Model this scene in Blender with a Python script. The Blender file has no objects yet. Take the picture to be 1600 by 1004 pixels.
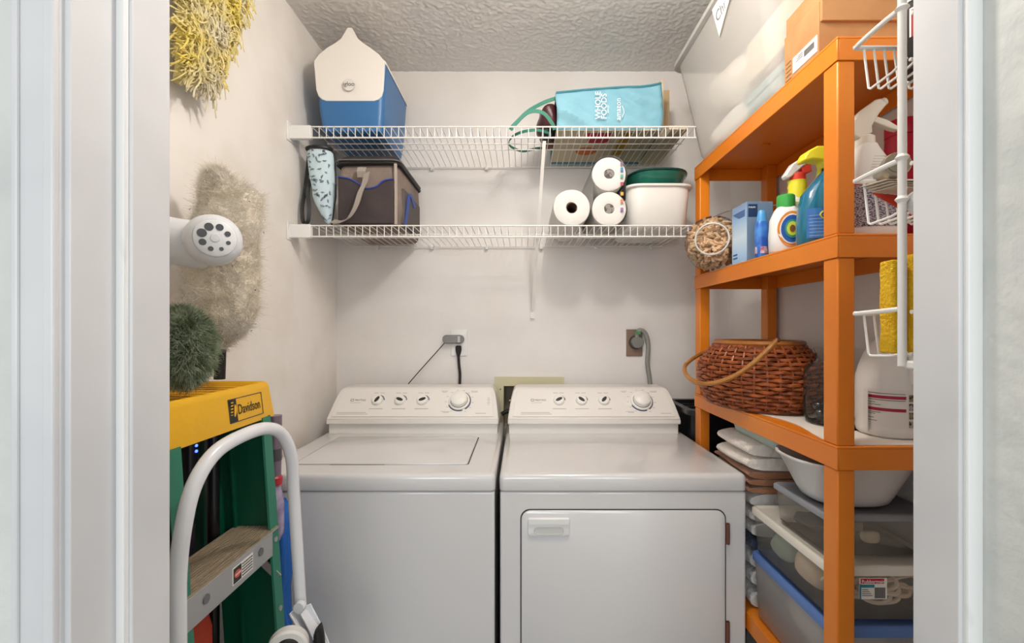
import bpy, bmesh, math, random
import numpy as np
from math import sin, cos, pi, radians as R
from mathutils import Vector, Matrix, Euler, noise
random.seed(7)
S = bpy.context.scene
COL = S.collection

# ---------------------------------------------------------------- camera
EYE = 1.33
F = 711.0
cd = bpy.data.cameras.new('camera'); cam = bpy.data.objects.new('camera', cd); COL.objects.link(cam)
cam.location = (0, 0, EYE); cam.rotation_euler = (R(90), 0, 0)
cd.sensor_fit = 'HORIZONTAL'; cd.sensor_width = 36.0; cd.lens = 36.0*F/1600
cd.shift_x = -15/1600; cd.shift_y = 10/1600; cd.clip_start = 0.02
S.camera = cam
# ---------------------------------------------------------------- world, lights, exposure
w = bpy.data.worlds.new('World'); S.world = w; w.use_nodes = True
bg = w.node_tree.nodes['Background']; bg.inputs[0].default_value = (0.92, 0.965, 0.99, 1); bg.inputs[1].default_value = 0.76
S.view_settings.view_transform = 'Standard'; S.view_settings.look = 'None'
S.view_settings.gamma = 1.0; S.view_settings.use_curve_mapping = False
S.view_settings.exposure = 0.16
S.cycles.transparent_max_bounces = 32
LAMP = (0.16, 0.84, 2.33)
def area(name, loc, rot, sx, sy, power, col):
    l = bpy.data.lights.new(name, 'AREA'); l.shape = 'RECTANGLE'; l.size = sx; l.size_y = sy
    l.energy = power; l.color = col
    o = bpy.data.objects.new(name, l); COL.objects.link(o); o.location = loc; o.rotation_euler = rot
    o['kind'] = 'helper'; return o
# added area lights behind the camera for assumed hall daylight; no windows are modelled
area('added_hall_light', (-0.55, -2.3, 1.75), (R(90), 0, 0), 0.8, 1.2, 17, (0.92, 0.96, 0.98))
area('added_hall_light', (0.75, -2.3, 1.75), (R(90), 0, 0), 0.8, 1.2, 12, (0.92, 0.96, 0.98))
pl = bpy.data.lights.new('assumed_lamp_light', 'POINT'); pl.energy = 18.0; pl.color = (1.0, 0.925, 0.85); pl.shadow_soft_size = 0.06  # point light of the assumed, unseen ceiling lamp
plo = bpy.data.objects.new('assumed_lamp_light', pl); COL.objects.link(plo); plo.location = (LAMP[0], LAMP[1], 2.27); plo['kind'] = 'helper'

# ================================================================ helpers
def lin(h):
    h = h.lstrip('#'); out = []
    for i in (0, 2, 4):
        c = int(h[i:i+2], 16)/255
        out.append(c/12.92 if c <= 0.04045 else ((c+0.055)/1.055)**2.4)
    return (*out, 1)
MATS = {}
def mat(name, col, rough=0.5, metal=0.0, col2=None, nscale=8.0, bump=0.0, bscale=60.0, coat=0.0, spec=0.5, detail=3.0, stretch=None, emit=None, estr=1.0, lo=0.4, hi=0.65, sheen=0):
    if name in MATS: return MATS[name]
    m = bpy.data.materials.new(name); m.use_nodes = True; MATS[name] = m
    nt = m.node_tree; b = nt.nodes['Principled BSDF']
    b.inputs['Base Color'].default_value = lin(col); b.inputs['Roughness'].default_value = rough
    b.inputs['Metallic'].default_value = metal; b.inputs['Specular IOR Level'].default_value = spec
    b.inputs['Coat Weight'].default_value = coat; b.inputs['Coat Roughness'].default_value = 0.08
    if sheen: b.inputs['Sheen Weight'].default_value = sheen
    tc = nt.nodes.new('ShaderNodeTexCoord'); mp = nt.nodes.new('ShaderNodeMapping')
    nt.links.new(tc.outputs['Object'], mp.inputs[0])
    if stretch: mp.inputs['Scale'].default_value = stretch
    if col2:
        n = nt.nodes.new('ShaderNodeTexNoise'); n.inputs['Scale'].default_value = nscale; n.inputs['Detail'].default_value = detail
        nt.links.new(mp.outputs[0], n.inputs['Vector'])
        r = nt.nodes.new('ShaderNodeValToRGB'); r.color_ramp.elements[0].color = lin(col); r.color_ramp.elements[1].color = lin(col2)
        r.color_ramp.elements[0].position = lo; r.color_ramp.elements[1].position = hi
        nt.links.new(n.outputs[0], r.inputs[0]); nt.links.new(r.outputs[0], b.inputs['Base Color'])
    if bump:
        n2 = nt.nodes.new('ShaderNodeTexNoise'); n2.inputs['Scale'].default_value = bscale; n2.inputs['Detail'].default_value = 4
        nt.links.new(mp.outputs[0], n2.inputs['Vector'])
        bp = nt.nodes.new('ShaderNodeBump'); bp.inputs['Strength'].default_value = bump; bp.inputs['Distance'].default_value = 0.01
        nt.links.new(n2.outputs[0], bp.inputs['Height']); nt.links.new(bp.outputs[0], b.inputs['Normal'])
    if emit:
        b.inputs['Emission Color'].default_value = lin(emit); b.inputs['Emission Strength'].default_value = estr
    return m
def clear(name, col, opacity, rough=0.25, gloss=0.25):
    """see-through plastic: part transparent, part scattering, a little gloss"""
    m = bpy.data.materials.new(name); m.use_nodes = True; MATS[name] = m
    nt = m.node_tree; nt.nodes.clear()
    o = nt.nodes.new('ShaderNodeOutputMaterial'); tr = nt.nodes.new('ShaderNodeBsdfTransparent')
    tr.inputs[0].default_value = (0.97, 0.97, 0.96, 1)
    d = nt.nodes.new('ShaderNodeBsdfDiffuse'); d.inputs[0].default_value = lin(col)
    tl = nt.nodes.new('ShaderNodeBsdfTranslucent'); tl.inputs[0].default_value = lin(col)
    g = nt.nodes.new('ShaderNodeBsdfGlossy'); g.inputs['Roughness'].default_value = rough
    m0 = nt.nodes.new('ShaderNodeMixShader'); m0.inputs[0].default_value = 0.4
    m1 = nt.nodes.new('ShaderNodeMixShader'); m1.inputs[0].default_value = opacity
    m2 = nt.nodes.new('ShaderNodeMixShader')
    lw = nt.nodes.new('ShaderNodeLayerWeight'); lw.inputs[0].default_value = gloss
    nt.links.new(d.outputs[0], m0.inputs[1]); nt.links.new(tl.outputs[0], m0.inputs[2])
    nt.links.new(tr.outputs[0], m1.inputs[1]); nt.links.new(m0.outputs[0], m1.inputs[2])
    nt.links.new(lw.outputs['Fresnel'], m2.inputs[0])
    nt.links.new(m1.outputs[0], m2.inputs[1]); nt.links.new(g.outputs[0], m2.inputs[2]); nt.links.new(m2.outputs[0], o.inputs[0])
    return m

class MB:
    def __init__(s): s.v = []; s.f = []
    def add(s, vs, fs, M=None):
        k = len(s.v)
        s.v += [tuple(M @ Vector(p)) if M else tuple(p) for p in vs]
        s.f += [tuple(i+k for i in f) for f in fs]; return s
    def box(s, x0, x1, y0, y1, z0, z1, M=None):
        vs = [(x, y, z) for z in (z0, z1) for y in (y0, y1) for x in (x0, x1)]
        return s.add(vs, [(0, 2, 3, 1), (4, 5, 7, 6), (0, 1, 5, 4), (2, 6, 7, 3), (0, 4, 6, 2), (1, 3, 7, 5)], M)
    def loft(s, rings, c0=True, c1=True, closed=True, M=None):
        n = len(rings[0]); vs = [p for r in rings for p in r]; fs = []
        for i in range(len(rings)-1):
            for j in range(n if closed else n-1):
                a = i*n+j; b = i*n+(j+1) % n
                fs.append((a, b, b+n, a+n))
        if c0: fs.append(tuple(range(n-1, -1, -1)))
        if c1: fs.append(tuple((len(rings)-1)*n+j for j in range(n)))
        return s.add(vs, fs, M)
    def tube(s, pts, r, n=8, cap=True, M=None, closed=False):
        P = [Vector(p) for p in pts]; rings = []; up = Vector((0.123, 0.3, 1)).normalized(); L = len(P)
        for i, p in enumerate(P):
            if closed: t = P[(i+1) % L]-P[i-1]
            else: t = P[min(i+1, L-1)]-P[max(i-1, 0)]
            t = t.normalized() if t.length > 1e-9 else Vector((0, 0, 1))
            a = (up-t*up.dot(t))
            if a.length < 1e-4: a = Vector((1, 0, 0))-t*t.x
            a.normalize(); up = a; b = t.cross(a); rr = r[i] if isinstance(r, (list, tuple)) else r
            rings.append([p+(a*cos(2*pi*k/n)+b*sin(2*pi*k/n))*rr for k in range(n)])
        if closed: rings.append(rings[0]); cap = False
        return s.loft(rings, cap, cap, M=M)
    def strap(s, pts, wv, th, flat=0):
        """flat band: wv width vector"""
        P = [Vector(p) for p in pts]; rings = []; W = Vector(wv); L = len(P)
        for i, p in enumerate(P):
            t = (P[min(i+1, L-1)]-P[max(i-1, 0)]).normalized(); 
            if flat: W = Vector((-t.z, 0, t.x)).normalized()*flat
            n = t.cross(W).normalized()*th/2
            rings.append([p-W/2-n, p+W/2-n, p+W/2+n, p-W/2+n])
        return s.loft(rings)
    def cyl(s, c, r, h, axis='z', n=24, r2=None, M=None):
        r2 = r if r2 is None else r2; rings = []
        for rr, t in ((r, 0), (r2, h)):
            q = []
            for k in range(n):
                a = 2*pi*k/n; u, v = rr*cos(a), rr*sin(a)
                q.append({'z': (c[0]+u, c[1]+v, c[2]+t), 'y': (c[0]-u, c[1]+t, c[2]+v), 'x': (c[0]+t, c[1]+u, c[2]+v)}[axis])
            rings.append(q)
        return s.loft(rings, M=M)
    def lathe(s, c, prof, n=28, c0=True, c1=True, M=None, sx=1, sy=1):
        return s.loft([[(c[0]+r*cos(2*pi*k/n)*sx, c[1]+r*sin(2*pi*k/n)*sy, c[2]+z) for k in range(n)] for r, z in prof], c0, c1, M=M)
    def prism(s, poly, y0, y1, M=None):
        """poly in (x,z), extruded in y; y may be callables of z"""
        f0 = y0 if callable(y0) else (lambda z: y0); f1 = y1 if callable(y1) else (lambda z: y1)
        return s.loft([[(x, f0(z), z) for x, z in poly], [(x, f1(z), z) for x, z in poly]], M=M)
def rrect(x0, x1, y0, y1, r, n=5):
    pts = []
    for cx, cy, a0 in ((x1-r, y0+r, -90), (x1-r, y1-r, 0), (x0+r, y1-r, 90), (x0+r, y0+r, 180)):
        for k in range(n+1):
            a = R(a0+90*k/n); pts.append((cx+r*cos(a), cy+r*sin(a)))
    return pts
def rring(x0, x1, y0, y1, z, r, n=5): return [(x, y, z) for x, y in rrect(x0, x1, y0, y1, r, n)]
def sell(cx, cy, z, rx, ry, n=28, p=2.0):
    q = []
    for k in range(n):
        a = 2*pi*k/n; c, s_ = cos(a), sin(a)
        q.append((cx+rx*math.copysign(abs(c)**(2/p), c), cy+ry*math.copysign(abs(s_)**(2/p), s_), z))
    return q
def build(name, mb, m, parent=None, smooth=True, bevel=0, bseg=2, angle=38, kind=None, label=None, solid=0, subsurf=0):
    if isinstance(mb, bpy.types.Mesh): me = mb
    else:
        me = bpy.data.meshes.new(name); me.from_pydata(mb.v, [], mb.f); me.update()
        bm = bmesh.new(); bm.from_mesh(me); bmesh.ops.recalc_face_normals(bm, faces=bm.faces); bm.to_mesh(me); bm.free()
        me.materials.append(m)
        if smooth: me.shade_smooth()
        if smooth and not subsurf: me.set_sharp_from_angle(angle=R(angle))
    o = bpy.data.objects.new(name, me); COL.objects.link(o)
    if solid: md = o.modifiers.new('sol', 'SOLIDIFY'); md.thickness = solid; md.offset = -1
    if bevel:
        md = o.modifiers.new('bev', 'BEVEL'); md.width = bevel; md.segments = bseg; md.limit_method = 'ANGLE'; md.angle_limit = R(30)
        md.harden_normals = False
    if subsurf: md = o.modifiers.new('sub', 'SUBSURF'); md.levels = subsurf; md.render_levels = subsurf
    if parent is not None:
        o.parent = parent
        if parent.get('_w') and parent.type == 'EMPTY': o.location = -Vector(parent.location)
    if kind: o['kind'] = kind
    elif name in ('print', 'barcode', 'ridges', 'logo', 'logo_shape'): o['kind'] = 'stuff'
    if label: o['label'] = label
    return o
def tag(o, label, cat, group=None):
    o['label'] = label; o['category'] = cat
    if group: o['group'] = group
    return o
def thing(name, label, cat, loc=(0, 0, 0), rotz=0, group=None, world=False):
    """Empty at the base of the thing; world=True: its parts are written in room coordinates"""
    o = bpy.data.objects.new(name, None); COL.objects.link(o); o.empty_display_size = 0.05
    o.location = loc; o.rotation_euler = (0, 0, rotz); tag(o, label, cat, group)
    if world: o['_w'] = 1
    return o
def struct(name, mb, m, **k):
    o = build(name, mb, m, smooth=False, **k); o['kind'] = 'structure'; return o
def text(name, s, size, M, m, parent, align='LEFT', bold=0.0, xs=1.0, ext=0.0002):
    c = bpy.data.curves.new(name, 'FONT'); c.body = s; c.size = size; c.align_x = align; c.extrude = ext; c.offset = bold
    c.resolution_u = 3
    c.materials.append(m); tmp = bpy.data.objects.new(name, c); COL.objects.link(tmp); bpy.context.view_layer.update()
    me = bpy.data.meshes.new_from_object(tmp.evaluated_get(bpy.context.evaluated_depsgraph_get())); bpy.data.objects.remove(tmp); o = bpy.data.objects.new(name, me); COL.objects.link(o)
    if not me.materials: me.materials.append(m)
    o['kind'] = 'stuff'
    o.parent = parent; mm = Matrix(M) @ Matrix.Diagonal((xs, 1, 1, 1))
    if parent.get('_w') and parent.type == 'EMPTY': mm = Matrix.Translation(-Vector(parent.location)) @ mm
    o.matrix_basis = mm; return o
def frame(o, x, y):
    """4x4 whose x axis, y axis and origin are given"""
    x = Vector(x).normalized(); y = Vector(y); y = (y-x*x.dot(y)).normalized(); z = x.cross(y)
    M = Matrix((x, y, z)).transposed().to_4x4(); M.translation = Vector(o); return M
def at(px, py, D):
    """a measured point: where the sight line through a spot of the photograph is at depth D"""
    return Vector(((px-815)*D/F, D, EYE-(py-512)*D/F))
def smoothpath(pts, n=6):
    P = [Vector(p) for p in pts]; out = []
    for i in range(len(P)-1):
        p0, p1, p2, p3 = P[max(i-1, 0)], P[i], P[i+1], P[min(i+2, len(P)-1)]
        for k in range(n):
            t = k/n
            out.append(0.5*((2*p1)+(p2-p0)*t+(2*p0-5*p1+4*p2-p3)*t*t+(3*p1-p0-3*p2+p3)*t**3))
    out.append(P[-1]); return out
def jitter(mb, amp, sc, seed=0.0):
    o = []
    for v in mb.v:
        q = Vector(v)*sc+Vector((seed, seed*1.7, -seed)); d = noise.noise_vector(q)
        o.append(tuple(Vector(v)+d*amp))
    mb.v = o; return mb
def blob(c, rx, ry, rz, amp, sc, nu=32, nv=20, seed=0, p=2.0):
    mb = MB(); rings = []
    for i in range(1, nv):
        t = pi*i/nv; zz = -cos(t); rr = sin(t)**(2/p); zz = math.copysign(abs(zz)**(2/p), zz)
        rings.append([(c[0]+rx*rr*cos(2*pi*j/nu), c[1]+ry*rr*sin(2*pi*j/nu), c[2]+rz*zz) for j in range(nu)])
    mb.loft(rings); return jitter(mb, amp, sc, seed)

# ---------------------------------------------------------------- materials
wallp = mat('wall_paint', '#E8E4E1', 0.75, col2='#E1DCD8', nscale=3, bump=0.10, bscale=26)
wallL = mat('wall_paint_scuffed', '#F0EBE5', 0.75, col2='#E4DCD2', nscale=5, bump=0.14, bscale=18, lo=0.45, hi=0.85)
hallw = mat('hall_paint', '#DADCD8', 0.6, col2='#CDD0CD', nscale=9, bump=0.5, bscale=22)
ceilm = mat('ceiling_texture', '#E0DDDA', 0.5, bump=0.15, bscale=140)
trimw = mat('trim_paint', '#DFDFE0', 0.35, col2='#D3D4D6', nscale=4, bump=0.05, bscale=30)
trimh = mat('trim_paint_worn_lit', '#F0F2F1', 0.35, col2='#B9BCB2', nscale=14, lo=0.62, hi=0.78, stretch=(1, 1, 0.35))  # lighter base paints hall light onto these edges; the mottling is worn paint
floorm = mat('floor_vinyl', '#A79C90', 0.5, col2='#968A7D', nscale=6)
enamel = mat('white_enamel', '#D8D7D7', 0.16, coat=0.4)
enamelm = mat('white_enamel_console', '#E6E2DC', 0.3)
gap_shade = mat('dark_gap', '#3A3A3C', 0.7)  # near-black that paints the shade inside the appliance seams and gaps
knobw = mat('knob_white', '#EFECE6', 0.3)
knobd = mat('knob_dark', '#2E2D2C', 0.5)
ring_b = mat('dial_blue_ring', '#44506A', 0.5)
prnt = mat('grey_print', '#9A9792', 0.6)
prntd = mat('dark_print', '#4A4846', 0.6)
cream = mat('cream_plastic', '#CFC8A4', 0.5)
recess = mat('recess_brown', '#8D8272', 0.8)
wirew = mat('white_wire', '#E9E6E1', 0.35)
blackr = mat('black_rubber', '#161617', 0.5)
greyc = mat('grey_cable', '#8C8B86', 0.5)
greyp = mat('grey_plastic', '#7D7C7A', 0.45)
orange = mat('orange_plastic', '#E2821B', 0.36, col2='#D97716', nscale=3, bump=0.04, bscale=120)
white_pl = mat('white_plastic', '#E8E8E6', 0.3)
paper = mat('white_paper', '#DAD7D2', 0.8, bump=0.15, bscale=120)
cooler_b = mat('cooler_blue', '#376FA6', 0.38, bump=0.05, bscale=200)
card = mat('cardboard', '#B68758', 0.8, col2='#A97A4C', nscale=12, bump=0.05)
frost = clear('frosted_plastic', '#FBF9F6', 0.52, 0.35, 0.04)
clearp = clear('clear_plastic', '#F0EAE0', 0.20, 0.15, 0.05)
glassm = clear('clear_glass', '#E2E6E2', 0.05, 0.03, 0.09)

# ================================================================ the room
XL, XR, YB, ZC = -0.800, 0.905, 1.97, 2.44
YF = 0.58                                   # inner face of the front wall
struct('floor', MB().box(-1.9, 1.9, -3.0, YB+0.1, -0.05, 0), floorm)
def ceiling():
    nx, ny = 360, 300; x0, x1, y0, y1 = XL-0.005, XR+0.005, YF-0.05, YB+0.005
    rs = np.random.RandomState(3)
    H = np.zeros((ny, nx))
    X, Y = np.meshgrid(np.linspace(x0, x1, nx), np.linspace(y0, y1, ny))
    for cell, amp in ((0.018, 0.2), (0.0085, 0.7), (0.0055, 0.7)):
        gx, gy = X/cell, Y/cell; gx = gx-gx.min(); gy = gy-gy.min()
        G = rs.rand(int(gy.max())+3, int(gx.max())+3)
        i, j = gy.astype(int), gx.astype(int); a, b = gy-i, gx-j
        a = a*a*(3-2*a); b = b*b*(3-2*b)
        H += amp*(G[i, j]*(1-a)*(1-b)+G[i+1, j]*a*(1-b)+G[i, j+1]*(1-a)*b+G[i+1, j+1]*a*b)
    H = (H-H.mean())/H.std(); H = np.clip(H, -0.8, 1.4)*0.0012
    V = np.stack([X.ravel(), Y.ravel(), (ZC-H).ravel()], 1)
    idx = np.arange(nx*ny).reshape(ny, nx)
    Fc = np.stack([idx[:-1, :-1].ravel(), idx[1:, :-1].ravel(), idx[1:, 1:].ravel(), idx[:-1, 1:].ravel()], 1)
    me = bpy.data.meshes.new('ceiling'); me.from_pydata(V.tolist(), [], Fc.tolist()); me.update(); me.shade_smooth()
    me.materials.append(ceilm); o = bpy.data.objects.new('ceiling', me); COL.objects.link(o); o['kind'] = 'structure'
ceiling()
struct('ceiling_slab', MB().box(-1.9, 1.9, -3.0, YB+0.1, ZC+0.006, ZC+0.05), ceilm)
struct('wall_left', MB().box(XL-0.1, XL, YF-0.02, YB+0.1, 0, ZC+0.01), wallL)
struct('wall_right', MB().box(XR, XR+0.1, YF-0.02, YB+0.1, 0, ZC+0.01), wallp)
hx0, hx1, hz0, hz1 = -0.078, 0.150, 0.90, 1.080       # hole for the washer water box
struct('wall_back', MB().box(XL, hx0, YB, YB+0.1, 0, ZC+0.01).box(hx1, XR, YB, YB+0.1, 0, ZC+0.01)
       .box(hx0, hx1, YB, YB+0.1, hz1, ZC+0.01).box(hx0, hx1, YB, YB+0.1, 0, hz0).box(hx0, hx1, YB+0.085, YB+0.1, hz0, hz1), wallp)
# front wall with the door opening
struct('wall_front', MB().box(-1.9, -0.478, 0.474, YF, 0, ZC+0.01).box(0.542, 1.9, 0.474, YF, 0, ZC+0.01).box(-0.478, 0.542, 0.474, YF, 2.08, ZC+0.01), hallw)
struct('trim_1', MB().box(-0.478, -0.464, 0.468, YF, 0, 2.065), trimw, bevel=0.001)                    # left jamb board
struct('trim_2', MB().box(-0.465, -0.451, 0.527, YF+0.004, 0, 2.05), trimw, bevel=0.0015)              # left stop
struct('trim_3', MB().box(-0.464, -0.4545, 0.5195, 0.5275, 0, 2.05), trimh, bevel=0.001)
struct('trim_4', MB().box(-0.516, -0.470, 0.462, 0.4745, 0, 2.12).box(-0.481, -0.470, 0.456, 0.463, 0, 2.12).box(-0.516, -0.509, 0.459, 0.463, 0, 2.12), trimw, bevel=0.002)   # left casing
struct('trim_5', MB().box(0.524, 0.542, 0.466, YF, 0, 2.065), hallw, bevel=0.001)
struct('trim_6', MB().box(0.502, 0.525, 0.5225, YF+0.004, 0, 2.05), trimw, bevel=0.0015)
struct('trim_7', MB().box(0.5065, 0.5245, 0.516, 0.5235, 0, 2.05), trimh, bevel=0.002)
struct('trim_8', MB().box(-0.478, 0.542, 0.468, YF, 2.05, 2.08), trimw)
struct('baseboard_back', MB().box(XL, XR, YB-0.012, YB, 0, 0.09), trimw)
struct('baseboard_left', MB().box(XL, XL+0.012, YF, YB-0.012, 0, 0.09), trimw)
struct('baseboard_right', MB().box(XR-0.012, XR, YF, YB-0.012, 0, 0.09), trimw)

# assumed ceiling lamp, out of view (lights the closet)
t = thing('assumed_ceiling_lamp', 'assumed round frosted ceiling lamp just inside the door', 'lamp', (LAMP[0], LAMP[1], 2.40))
build('lamp_base', MB().lathe((0, 0, 0), [(0.09, -0.01), (0.1, 0.01), (0.1, 0.036)]), white_pl, t)
build('bulb', MB().lathe((0, 0, -0.075), [(0.012, 0), (0.026, 0.012), (0.03, 0.03), (0.02, 0.05), (0.014, 0.066)]), mat('bulb_glow', '#FFF1DD', 0.5, emit='#FFE8C8', estr=3.0), t)
# the point light sits just below the bare bulb

# ================================================================ washer and dryer
def slant(x, u, out=0.0):
    """panel point: x, u up the slope (0..0.135) and out along its normal"""
    a = Vector((0, 1.712, 0.992)); b = Vector((0, 1.800, 1.092)); d = (b-a).normalized(); n = Vector((1, 0, 0)).cross(d)
    return Vector((x, 0, 0))+a+d*u+n*out
def pframe(x, u, out): return frame(slant(x, u, out), (1, 0, 0), Vector((0, 1.80-1.712, 0.10)))
def disc(mb, M, r, h, n=28, r2=None): mb.cyl((0, 0, 0), r, h, 'z', n, r2, M=M)
def machine(root, x0, x1, cx0, cx1, knobs, dial, logo_x):
    Y0 = 1.245; ztop = 0.930; zs = 0.884
    build('body', MB().box(x0+0.002, x1-0.002, Y0+0.003, 1.925, 0.02, zs-0.003), enamel, root, bevel=0.006, bseg=3)
    build('seam', MB().box(x0+0.008, x1-0.008, Y0+0.009, 1.92, zs-0.004, zs+0.001), gap_shade, root)
    top = MB(); rings = []
    for z, i in ((zs, 0.001), (zs+0.003, 0), (ztop-0.014, 0), (ztop-0.006, 0.002), (ztop-0.0015, 0.007), (ztop, 0.014)):
        rings.append(rring(x0+i, x1-i, Y0+i, 1.925, z, 0.014, 5))
    top.loft(rings); build('top', top, enamel, root, angle=60)
    # console: base band and slanted head
    c = MB(); w = (cx1-cx0)/2; m = (cx0+cx1)/2
    c.box(cx0+0.004, cx1-0.004, 1.722, 1.905, ztop-0.002, 0.984)
    poly = [(cx0, 0.968), (cx1, 0.968)]
    side = [(0, 0.986), (0.002, 1.00), (0.007, 1.03), (0.013, 1.06), (0.020, 1.082), (0.027, 1.091), (0.038, 1.095)]
    poly += [(cx1-d, z) for d, z in side]+[(cx0+d, z) for d, z in reversed(side)]
    yf = lambda z: 1.708 if z < 0.988 else 1.708+(z-0.988)*0.88
    lo = [(x, z) for x, z in poly if z <= 0.987]
    lo = [(cx0, 0.968), (cx1, 0.968), (cx1, 0.986), (cx0, 0.986)]
    hi = [(cx0, 0.986), (cx1, 0.986)]+poly[3:-1]
    c2 = MB().prism(lo, yf, 1.905); c2.prism(hi, lambda z: 1.708+(z-0.986)*0.88, 1.905)
    build('console', c, enamelm, root, bevel=0.003)
    build('console_head', c2, enamelm, root, bevel=0.003)
    cp = MB(); a, b = 0.018, 0.122
    P = [slant(cx0+0.018, 0.004, 0), slant(cx1-0.018, 0.004, 0), slant(cx1-0.035, 0.128, 0), slant(cx0+0.035, 0.128, 0)]
    n = slant(0, 0, 1)-slant(0, 0, 0)
    cp.loft([[p+n*0.0005 for p in P], [p+n*0.0025 for p in P]])
    pan = build('control_panel', cp, mat('panel_white', '#EAE6E1', 0.35), root, bevel=0.0008)
    k0 = 0.074
    for i, (kx, ang) in enumerate(knobs):
        kb = MB(); M = pframe(kx, k0, 0.0025); kb.cyl((0, 0, 0), 0.0215, 0.010, 'z', 28, 0.0205, M=M)
        kb.cyl((0, 0, 0.010), 0.0205, 0.003, 'z', 28, 0.017, M=M)
        k = build('knob', kb, knobw, root)
        r_ = Matrix.Rotation(R(ang), 4, 'Z')
        g = MB().loft([sell(0, 0, 0, 0.0068, 0.0145, 20), sell(0, 0, 0.0015, 0.0062, 0.0138, 20)], M=M @ Matrix.Translation((0, -0.001, 0.0125)) @ r_)
        build('knob_grip', g, knobd, k)
        arc = MB(); pts = []
        for q in range(9):
            an = R(5+q*9); pts.append(M @ Vector((0.0245*cos(an), 0.0245*sin(an), 0.0)))
        arc.strap(pts, n*0.001, 0.0035); build('mark', arc, ring_b, pan)
        pr = MB(); 
        for q in (-1, 1): pr.box(q*0.012-0.009, q*0.012+0.009, 0.034, 0.0355, 0, 0.0003, M=M)
        pr.box(-0.026, 0.026, -0.0375, -0.0355, 0, 0.0003, M=M)
        build('print', pr, prnt, pan)
    M = pframe(dial, k0-0.003, 0.0025)
    rb = MB(); rb.lathe((0, 0, 0), [(0.041, 0), (0.0405, 0.006), (0.038, 0.008)], 36, M=M)
    dk = build('dial', rb, knobw, root)
    for a0, a1 in ((-55, 60), (205, 290)):
        arc = MB(); pts = [M @ Vector((0.0425*cos(R(a0+(a1-a0)*q/16)), 0.0425*sin(R(a0+(a1-a0)*q/16)), 0.0012)) for q in range(17)]
        arc.strap(pts, n*0.0025, 0.004); build('ring', arc, ring_b, dk)
    sh = MB(); sh.lathe((0, 0, 0.008), [(0.0335, 0), (0.0325, 0.002)], 36, M=M); build('shadow_gap', sh, greyp, dk)
    kk = MB(); kk.lathe((0, 0, 0.0085), [(0.032, 0), (0.031, 0.018), (0.027, 0.0215), (0.010, 0.023)], 36, M=M)
    build('dial_cap', kk, knobw, dk)
    pr = MB()
    for q in range(12):
        an = R(-60+q*27); pr.box(0.052*cos(an)-0.004, 0.052*cos(an)+0.004, 0.052*sin(an)-0.0006, 0.052*sin(an)+0.0006, 0, 0.0003, M=M)
    for ux, uy, ll in ((-0.062, 0.046, 0.012), (-0.062, 0.042, 0.009), (0.055, 0.046, 0.013), (0.055, 0.042, 0.012), (-0.05, -0.046, 0.016), (-0.047, -0.050, 0.011), (0.085, -0.053, 0.02)):
        pr.box(ux-ll, ux+ll, uy-0.0007, uy+0.0007, 0, 0.0003, M=M)
    if root.name.startswith('washing'):
        for q in (-0.012, 0.0, 0.012): pr.box(0.107, 0.118, q-0.004, q-0.003, 0, 0.0003, M=M); pr.box(0.107, 0.118, q+0.003, q+0.004, 0, 0.0003, M=M)
    build('print', pr, prnt, pan)
    M = pframe(logo_x, 0.076, 0.0026)
    lg = MB(); 
    for a in ((-0.006, 0.006, -0.005, -0.0035), (-0.006, 0.006, 0.0035, 0.005), (-0.006, -0.0045, -0.005, 0.005), (0.0045, 0.006, -0.005, 0.005)): lg.box(a[0], a[1], a[2], a[3], 0, 0.0004, M=M)
    build('logo', lg, prntd, pan)
    text('lettering', 'MAYTAG', 0.0105, M @ Matrix.Translation((0.010, -0.0035, 0.0002)), prntd, pan)
    pr = MB(); pr.box(-0.004, 0.036, -0.0125, -0.0115, 0, 0.0003, M=M); pr.box(-0.045, 0.065, -0.056, -0.0545, 0, 0.0003, M=M); pr.box(-0.045, 0.072, -0.0625, -0.061, 0, 0.0003, M=M)
    build('print', pr, prnt, pan)
    for x in (x0+0.05, x1-0.05):
        for y in (Y0+0.05, 1.87): build('foot', MB().cyl((x, y, 0), 0.018, 0.022, 'z', 12), blackr, root)

wm = thing('washing_machine', 'white top-loading washing machine with flat lid, between the stepladder and the dryer', 'washing machine', (-0.41, 1.58, 0), world=True)
machine(wm, -0.750, -0.072, -0.734, -0.087, [((591-815)*1.765/F, -28), ((626-815)*1.765/F, 68), ((661-815)*1.765/F, -68)], -0.240, -0.655)
lid = MB().loft([rring(-0.668, -0.155, 1.330, 1.668, 0.9295, 0.010)[:], rring(-0.668, -0.155, 1.330, 1.668, 0.9303, 0.010)])
build('gap_shade', lid, gap_shade, wm)  # dark sheet painting the shaded gap around the lid
lid = MB(); rings = []
for z, i in ((0.9296, 0.0035), (0.9325, 0.0035), (0.9340, 0.006)): rings.append(rring(-0.668+i*0.4, -0.155-i, 1.330+i*0.4, 1.668-i, z, 0.010))
lid.loft(rings); L = build('lid', lid, enamel, wm, angle=60)
build('finger_grip', MB().box(-0.56, -0.40, 1.327, 1.334, 0.9300, 0.9318), greyc, L)

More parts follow.
